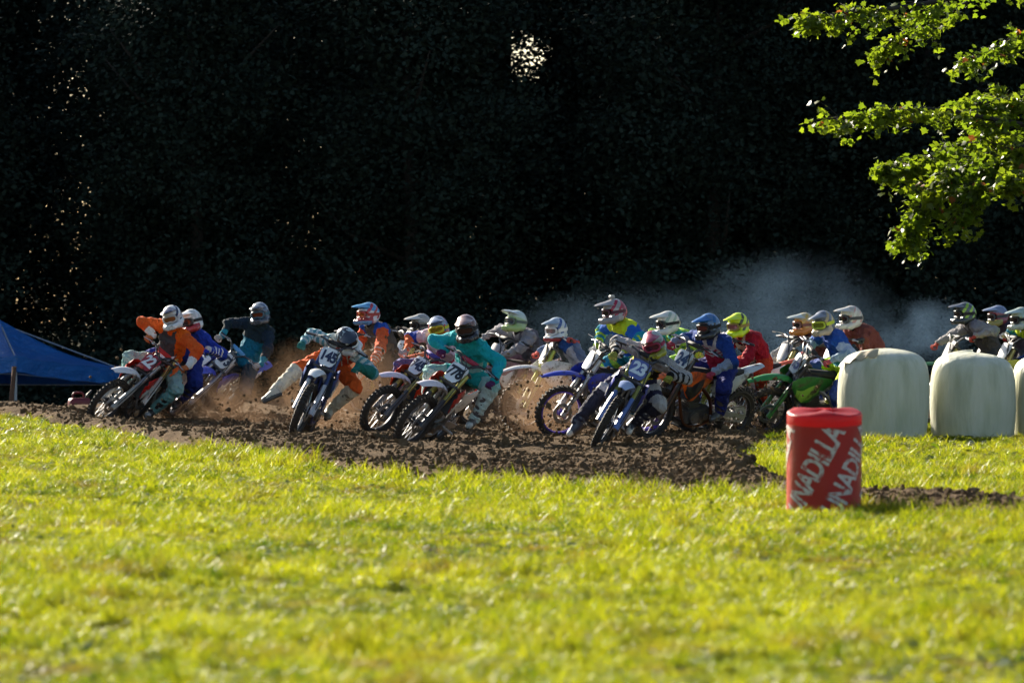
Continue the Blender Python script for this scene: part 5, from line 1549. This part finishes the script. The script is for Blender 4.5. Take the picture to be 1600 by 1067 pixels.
M_TARP = tarp()
TF = Vector((-8.22, 94.3, 0)); e1 = Vector((1.62, 2.52, 0)); e2 = Vector((-2.52, 1.62, 0))
TC = TF + (e1 + e2) * 0.5
tz0 = gzf(TC.x, TC.y)
zt = lambda py, d: CAMH - (py - CY) / FPX * d
ZP = zt(500, TC.y); ZE = zt(556, TF.y)
tent = empty('canopy_tent', Vector((TC.x, TC.y, tz0)), label='blue canopy tent in the shade at the left edge', category='tent')
cn = [TF, TF + e1, TF + e1 + e2, TF + e2]
zc = [ZE, zt(574, (TF + e1).y), zt(574, TC.y + 2), ZE]
for k in range(4):
    a, b_ = cn[k], cn[(k + 1) % 4]; za, zb = zc[k], zc[(k + 1) % 4]
    V = []; n1, n2_ = 13, 9
    for i in range(n2_):
        t = i / (n2_ - 1)
        for j in range(n1):
            s2 = j / (n1 - 1)
            e = a.lerp(b_, s2); ez = za + (zb - za) * s2
            p = e.lerp(TC, t); z = ez + (ZP - ez) * t - 0.16 * math.sin(math.pi * t) * (1 - 0.25 * t) - 0.05 * math.sin(math.pi * s2) * (1 - t) + 0.012 * math.sin(s2 * 23 + k) * (1 - t)
            V.append((p.x - TC.x, p.y - TC.y, z - tz0))
    i_ = (np.arange(n2_ - 1)[:, None] * n1 + np.arange(n1 - 1)[None, :]).ravel()
    obj('canopy_panel', mesh_from('canopy_panel', V, np.stack([i_, i_ + 1, i_ + n1 + 1, i_ + n1], 1), [M_TARP]), tent)
    V = []
    for j in range(n1):
        s2 = j / (n1 - 1); e = a.lerp(b_, s2); ez = za + (zb - za) * s2 - 0.05 * math.sin(math.pi * s2) + 0.012 * math.sin(s2 * 23 + k)
        out = (e - TC).normalized() * 0.02
        for dz, o_ in ((0.0, 0), (-0.13, 1), (-0.26, 1.4 + 0.8 * math.sin(s2 * 19 + k))): V.append((e.x - TC.x + out.x * o_, e.y - TC.y + out.y * o_, ez + dz - tz0 - 0.003))
    i_ = (np.arange(n1 - 1)[:, None] * 3 + np.arange(2)[None, :]).ravel()
    obj('valance', mesh_from('valance', V, np.stack([i_, i_ + 1, i_ + 4, i_ + 3], 1), [M_TARP]), tent)
    pl = MB().box((a.x - TC.x + (TC.x - a.x) * 0.02, a.y - TC.y + (TC.y - a.y) * 0.02, (za - tz0) / 2 - 0.01), (0.022, 0.022, (za - tz0) / 2 + 0.01), None, 0.004)
    pl.box((a.x - TC.x + (TC.x - a.x) * 0.02, a.y - TC.y + (TC.y - a.y) * 0.02, 0.01), (0.05, 0.05, 0.012))
    obj('leg', pl.mesh('leg'), tent, simple('tent_pole', (0.30, 0.33, 0.36), 0.4, 0.6))
    tr = MB().tube([(a.x - TC.x, a.y - TC.y, za - tz0 - 0.05), (0, 0, ZP - tz0 - 0.06)], 0.014, 6); tr.tube([(a.x - TC.x, a.y - TC.y, za - tz0 - 0.30), (b_.x - TC.x, b_.y - TC.y, zb - tz0 - 0.30)], 0.010, 5)
    obj('truss_bar', tr.mesh('truss_bar'), tent, simple('tent_pole', (0.30, 0.33, 0.36), 0.4, 0.6))
pa = ray(22, 578, 93.6); pb = Vector((ray(6, 0, 93.2).x, 93.2, 0)); pb.z = gzf(pb.x, pb.y)
wp = empty('wooden_post', pb, label='brown wooden post leaning beside the tent leg', category='post')
dv = pa - pb
obj('timber', MB().tube([(0, 0, -0.05), dv * 0.5, dv * 1.02], [0.045, 0.043, 0.040], 7).mesh('timber', True), wp, simple('weathered_wood', (0.11, 0.048, 0.02), 0.85, 0, 7, 0.5, 0.01))
obj('end_cap', MB().disc(dv * 1.025, dv, 0.042, 0.012, 8).mesh('end_cap'), wp, simple('cut_wood', (0.28, 0.17, 0.08), 0.85))
# fuel can left in the dark behind the leaders
cx_ = ray(124, 0, 86.0); cx_ = Vector((cx_.x, 86.0, gzf(cx_.x, 86.0)))
can = empty('fuel_can', cx_, Matrix.Rotation(math.radians(25), 4, 'Z'), label='red fuel can in the dark left of the first front wheel', category='fuel can')
MCAN = simple('red_can', (0.13, 0.006, 0.012), 0.45, 0, 6, 0.3)
loops = []
for z, k in ((0.0, 0.86), (0.02, 1.0), (0.30, 1.0), (0.345, 0.90), (0.36, 0.72)):
    loops.append([Vector((math.copysign(abs(math.cos(a)) ** 0.45, math.cos(a)) * 0.17 * k, math.copysign(abs(math.sin(a)) ** 0.45, math.sin(a)) * 0.10 * k, z)) for a in [2 * math.pi * q / 24 for q in range(24)]])
obj('body', smooth_by_angle(MB().loft(loops).mesh('can_body'), 50), can, MCAN)
obj('handle', MB().tube(catmull([(-0.11, 0, 0.35), (-0.09, 0, 0.43), (0.05, 0, 0.43), (0.07, 0, 0.35)], 4), 0.016, 8).mesh('can_handle', True), can, MCAN)
obj('spout', MB().tube([(0.11, 0, 0.34), (0.13, 0, 0.40), (0.20, 0, 0.47)], [0.03, 0.022, 0.014], 10).mesh('can_spout', True), can, M_BLACK)

# ------------------------------------------------------------------ maple whose boughs hang in at the upper right
M_MAPLE = leafy('maple_leaf', (0.09, 0.14, 0.012), (0.22, 0.255, 0.02), 0.62, 0.40, 2.2, spec=0.45, tcol=(1.5, 1.5, 0.7))
M_RUSSET = leafy('russet_leaf', (0.20, 0.05, 0.015), (0.30, 0.10, 0.02), 0.5, 0.5, 3.0)
MT = Vector((10.2, 67.5, 0)); MT.z = gzf(MT.x, MT.y)
maple = empty('maple_tree', MT, label='maple tree with sunlit yellow green boughs hanging in at the upper right', category='tree')
tb = MB().tube(catmull([(0, 0, -0.2), (0.08, 0, 1.6), (-0.05, 0.1, 3.6), (0.1, 0, 6.0), (0.0, 0.1, 8.4), (0.1, 0, 10.2)], 4), [0.34 - 0.30 * (i / 20) for i in range(21)], 10)
obj('trunk', tb.mesh('trunk', True), maple, M_BARK)
rm = np.random.default_rng(77)
LP_ = []; LD = []; bw = MB()


def bough(pix, r0, leaf_n, spread, sag=0.06):
    """a limb through pixel points (px, py, distance), with side twigs that carry leaves"""
    pts = catmull([ray(*p) - MT for p in pix], 5)
    bw.tube(pts, [r0 * (1 - 0.85 * i / (len(pts) - 1)) + 0.004 for i in range(len(pts))], 6)
    for _ in range(leaf_n):
        t = rm.random() ** 0.75; i = min(int(t * (len(pts) - 1)), len(pts) - 2)
        p = pts[i].lerp(pts[i + 1], rm.random())
        dirv = (pts[i + 1] - pts[i]).normalized()
        tw = Vector((rm.normal() * 0.9, rm.normal() * 1.2, rm.normal() * 0.32 - 0.10)) + dirv * 0.7
        ln = spread * rm.uniform(0.25, 1.0) * (1 - 0.45 * t)
        q = p + tw.normalized() * ln - Vector((0, 0, sag * ln))
        bw.tube([p, p.lerp(q, 0.55) + Vector((0, 0, 0.02)), q], [0.006, 0.004, 0.002], 3, cap=False)
        for j in range(rm.integers(8, 14)):
            s2 = rm.uniform(0.3, 1.08); lp = p.lerp(q, s2) + Vector(rm.normal(0, 0.045, 3)) - Vector((0, 0, 0.03))
            LP_.append(lp); LD.append((q - p).normalized())


bough([(2000, 300, 67.4), (1780, 210, 67), (1600, 195, 66.5), (1450, 170, 66), (1300, 186, 65.7)], 0.05, 150, 0.66)
bough([(1700, 215, 66.8), (1560, 235, 66.3), (1460, 290, 66), (1420, 372, 65.8)], 0.03, 190, 0.66)
bough([(1640, 210, 67.2), (1540, 215, 67.0), (1450, 245, 66.8), (1385, 262, 66.6)], 0.025, 130, 0.56)
bough([(1720, 195, 66.4), (1610, 225, 66), (1535, 270, 65.8), (1500, 335, 65.6)], 0.025, 140, 0.62)
bough([(1720, 160, 66.9), (1620, 150, 66.8), (1520, 165, 66.6)], 0.02, 80, 0.5)
bough([(1760, 250, 66.2), (1640, 262, 65.6), (1570, 285, 65.3)], 0.025, 90, 0.55)
bough([(1900, 60, 67), (1700, 150, 67.4), (1560, 150, 67.8), (1480, 175, 68)], 0.03, 90, 0.55)
bough([(1950, -120, 66.6), (1650, -40, 66), (1450, 5, 65.6), (1330, 20, 65.2), (1250, 28, 65)], 0.045, 90, 0.52)
bough([(1600, -40, 66.4), (1480, 20, 66), (1400, 60, 65.8), (1375, 82, 65.7)], 0.02, 45, 0.40)
bough([(1850, -40, 68), (1680, 30, 68.3), (1580, 60, 68.5), (1500, 100, 68.6)], 0.03, 60, 0.65)
bough([(1990, 420, 67.6), (1850, 330, 67.2), (1720, 330, 67), (1640, 350, 66.6)], 0.04, 70, 0.7)
bough([(2050, 100, 67), (2250, -60, 66), (2450, -100, 65)], 0.05, 90, 0.9)
bough([(2050, -300, 68), (1900, -420, 69), (1700, -420, 70)], 0.05, 110, 1.0)
bough([(2100, -200, 67), (2300, -420, 66), (2450, -520, 66)], 0.05, 110, 1.0)
obj('branches', bw.mesh('branches', True), maple, M_BARK)
LP_ = np.array([tuple(p) for p in LP_])
nl = len(LP_)
# lobed leaf outline (stem at origin, along +x)
OUT = np.array([(0, 0), (0.18, 0.30), (0.06, 0.52), (0.38, 0.40), (0.46, 0.58), (0.62, 0.30), (1.0, 0.0), (0.62, -0.30), (0.46, -0.58), (0.38, -0.40), (0.06, -0.52), (0.18, -0.30)])
dd = rm.normal(0, 1, (nl, 3)); dd[:, 2] = -np.abs(dd[:, 2]) * 0.7 - 0.2; dd /= np.linalg.norm(dd, axis=1)[:, None]
nn = rm.normal(0, 0.55, (nl, 3)) + [0, 0, 1.0]; qq = np.cross(nn, dd); qq /= np.linalg.norm(qq, axis=1)[:, None]; nn = np.cross(dd, qq)
sz = rm.uniform(0.05, 0.098, nl)
cup = -0.18 * np.abs(OUT[:, 1]) - 0.12 * OUT[:, 0] ** 2
V = LP_[:, None, :] + sz[:, None, None] * (OUT[None, :, 0:1] * dd[:, None, :] + OUT[None, :, 1:2] * qq[:, None, :] + cup[None, :, None] * nn[:, None, :])
tri = np.array([(0, 1, 11), (1, 2, 3), (1, 3, 11), (3, 9, 11), (9, 10, 11), (3, 4, 5), (3, 5, 9), (5, 7, 9), (7, 8, 9), (5, 6, 7)])
rus = rm.random(nl) < 0.015
for nm, sel, mt in (('foliage', ~rus, M_MAPLE), ('russet_leaves', rus, M_RUSSET)):
    k = int(sel.sum())
    obj(nm, mesh_from(nm, V[sel].reshape(-1, 3), (tri[None] + 12 * np.arange(k)[:, None, None]).reshape(-1, 3), [mt], smooth=False), maple, kind='stuff')

# ------------------------------------------------------------------ thrown soil, dust and exhaust smoke
fl = []
rf = np.random.default_rng(5)
for i, (M, d) in enumerate(REAR):
    if d['at'][0] == 'c' or i in (4, 8, 9): n_ = 300
    else: continue
    p0 = M @ Vector((-0.80, 0, 0.10)); bk = (M.to_3x3() @ Vector((-1, 0, 0))); up = Vector((0, 0, 1)); rt = M.to_3x3() @ Vector((0, -1, 0))
    for _ in range(n_):
        v = bk * rf.uniform(0.5, 3.2) + up * rf.uniform(0.6, 3.6) + rt * rf.normal(0.5, 0.6) + Vector((rf.normal(0, 0.4), rf.normal(0, 0.4), 0)); t = rf.uniform(0.02, 0.55) ** 1.0
        p = p0 + v * t - up * 4.9 * t * t
        if p.z > gzf(p.x, p.y) + 0.05: fl.append(p)
for (px, py, dd_, sx, sy, nn_) in ((490, 650, 69.5, 70, 30, 160), (835, 655, 70.0, 60, 40, 480), (300, 655, 72, 60, 25, 140), (640, 545, 73, 14, 10, 50), (1130, 665, 69, 50, 18, 90)):
    for _ in range(nn_):
        fl.append(ray(px + rf.normal() * sx, py + rf.normal() * sy, dd_ + rf.normal() * 0.5))
fl = [p for p in fl if p.z > gzf(p.x, p.y) + 0.04]
n = len(fl); s_ = np.clip(rf.lognormal(math.log(0.0095), 0.6, n), 0.003, 0.035)
scatter('flying_dirt', np.array([tuple(p) for p in fl]), rf.uniform(0, 6.283, (n, 3)), np.stack([s_ * rf.uniform(0.7, 1.5, n), s_, s_], 1), rf.integers(0, 6, n), clods, kind='stuff',
        label='clods and grains of soil thrown up by the spinning wheels', category='soil')


def cloud(name, px, py, d, r, dens, colr, scale, label, cat, seed, aniso=0.35, tilt=0.0):
    c = ray(px, py, d)
    m = bpy.data.materials.new(name); m.use_nodes = True; nt = m.node_tree; nt.nodes.clear()
    o = nt.nodes.new('ShaderNodeOutputMaterial'); v = nt.nodes.new('ShaderNodeVolumePrincipled')
    v.inputs['Color'].default_value = rgb(colr); v.inputs['Anisotropy'].default_value = aniso
    tc = nt.nodes.new('ShaderNodeTexCoord')
    ln = ND(nt, 'ShaderNodeVectorMath', _operation='LENGTH'); nt.links.new(tc.outputs['Object'], ln.inputs[0])
    fall = ND(nt, 'ShaderNodeMapRange', _interpolation_type='SMOOTHSTEP'); fall.inputs['From Min'].default_value = 1.0; fall.inputs['From Max'].default_value = 0.15
    nt.links.new(ln.outputs['Value'], fall.inputs['Value'])
    mp = ND(nt, 'ShaderNodeMapping'); mp.inputs['Location'].default_value = (seed * 3.1, seed * 1.7, seed); nt.links.new(tc.outputs['Object'], mp.inputs[0])
    mp.inputs['Scale'].default_value = [q * scale for q in r]
    nz = ND(nt, 'ShaderNodeTexNoise', Scale=1.0, Detail=4.0, Roughness=0.62); nt.links.new(mp.outputs[0], nz.inputs['Vector'])
    cr = ND(nt, 'ShaderNodeMapRange'); cr.inputs['From Min'].default_value = 0.36; cr.inputs['From Max'].default_value = 0.72; cr.inputs['To Max'].default_value = dens; nt.links.new(nz.outputs['Fac'], cr.inputs['Value'])
    mu = ND(nt, 'ShaderNodeMath', _operation='MULTIPLY'); nt.links.new(fall.outputs[0], mu.inputs[0]); nt.links.new(cr.outputs[0], mu.inputs[1])
    nt.links.new(mu.outputs[0], v.inputs['Density']); nt.links.new(v.outputs[0], o.inputs['Volume'])
    seg_, rg = 20, 12; V = []; F = []
    for i in range(rg + 1):
        for k in range(seg_):
            a, b = math.pi * i / rg, 2 * math.pi * k / seg_
            V.append((math.sin(a) * math.cos(b), math.sin(a) * math.sin(b), math.cos(a)))
    for i in range(rg):
        for k in range(seg_): F.append((i * seg_ + k, (i + 1) * seg_ + k, (i + 1) * seg_ + (k + 1) % seg_, i * seg_ + (k + 1) % seg_))
    ob = obj(name, mesh_from(name, V, np.array(F), [m]), kind='stuff', label=label, category=cat)
    ob.location = c; ob.scale = r; ob.rotation_euler = (0, tilt, 0)


BR = (0.27, 0.175, 0.11); SM = (0.24, 0.40, 0.62)
cloud('dust_cloud', 500, 630, 72.3, (1.25, 0.8, 0.95), 1.4, BR, 2.4, 'brown dust hanging round bike 145', 'dust', 1)
cloud('dust_cloud', 600, 615, 74.6, (1.0, 0.7, 0.95), 1.3, BR, 2.4, 'brown dust between bikes 145 and 745', 'dust', 2)
cloud('dust_cloud', 840, 632, 71.4, (0.95, 0.6, 0.62), 4.0, BR, 2.8, 'thick brown dust right of bike 778', 'dust', 3)
cloud('dust_cloud', 330, 640, 74.5, (1.1, 0.8, 0.55), 1.8, BR, 2.6, 'brown dust under bike 273', 'dust', 4)
cloud('dust_cloud', 1090, 655, 73.5, (1.3, 0.8, 0.45), 1.2, BR, 2.6, 'thin brown dust behind bike 24', 'dust', 5)
cloud('exhaust_smoke', 1010, 520, 86, (2.5, 1.6, 0.85), 0.11, SM, 1.3, 'blue grey exhaust smoke behind the middle riders', 'smoke', 6)
cloud('exhaust_smoke', 1230, 500, 86.5, (1.9, 1.5, 1.25), 0.14, SM, 1.3, 'blue grey exhaust smoke behind the green bike', 'smoke', 7)
cloud('exhaust_smoke', 1440, 520, 88, (1.1, 1.0, 0.70), 0.26, SM, 1.6, 'blue smoke drifting between the bales', 'smoke', 8)
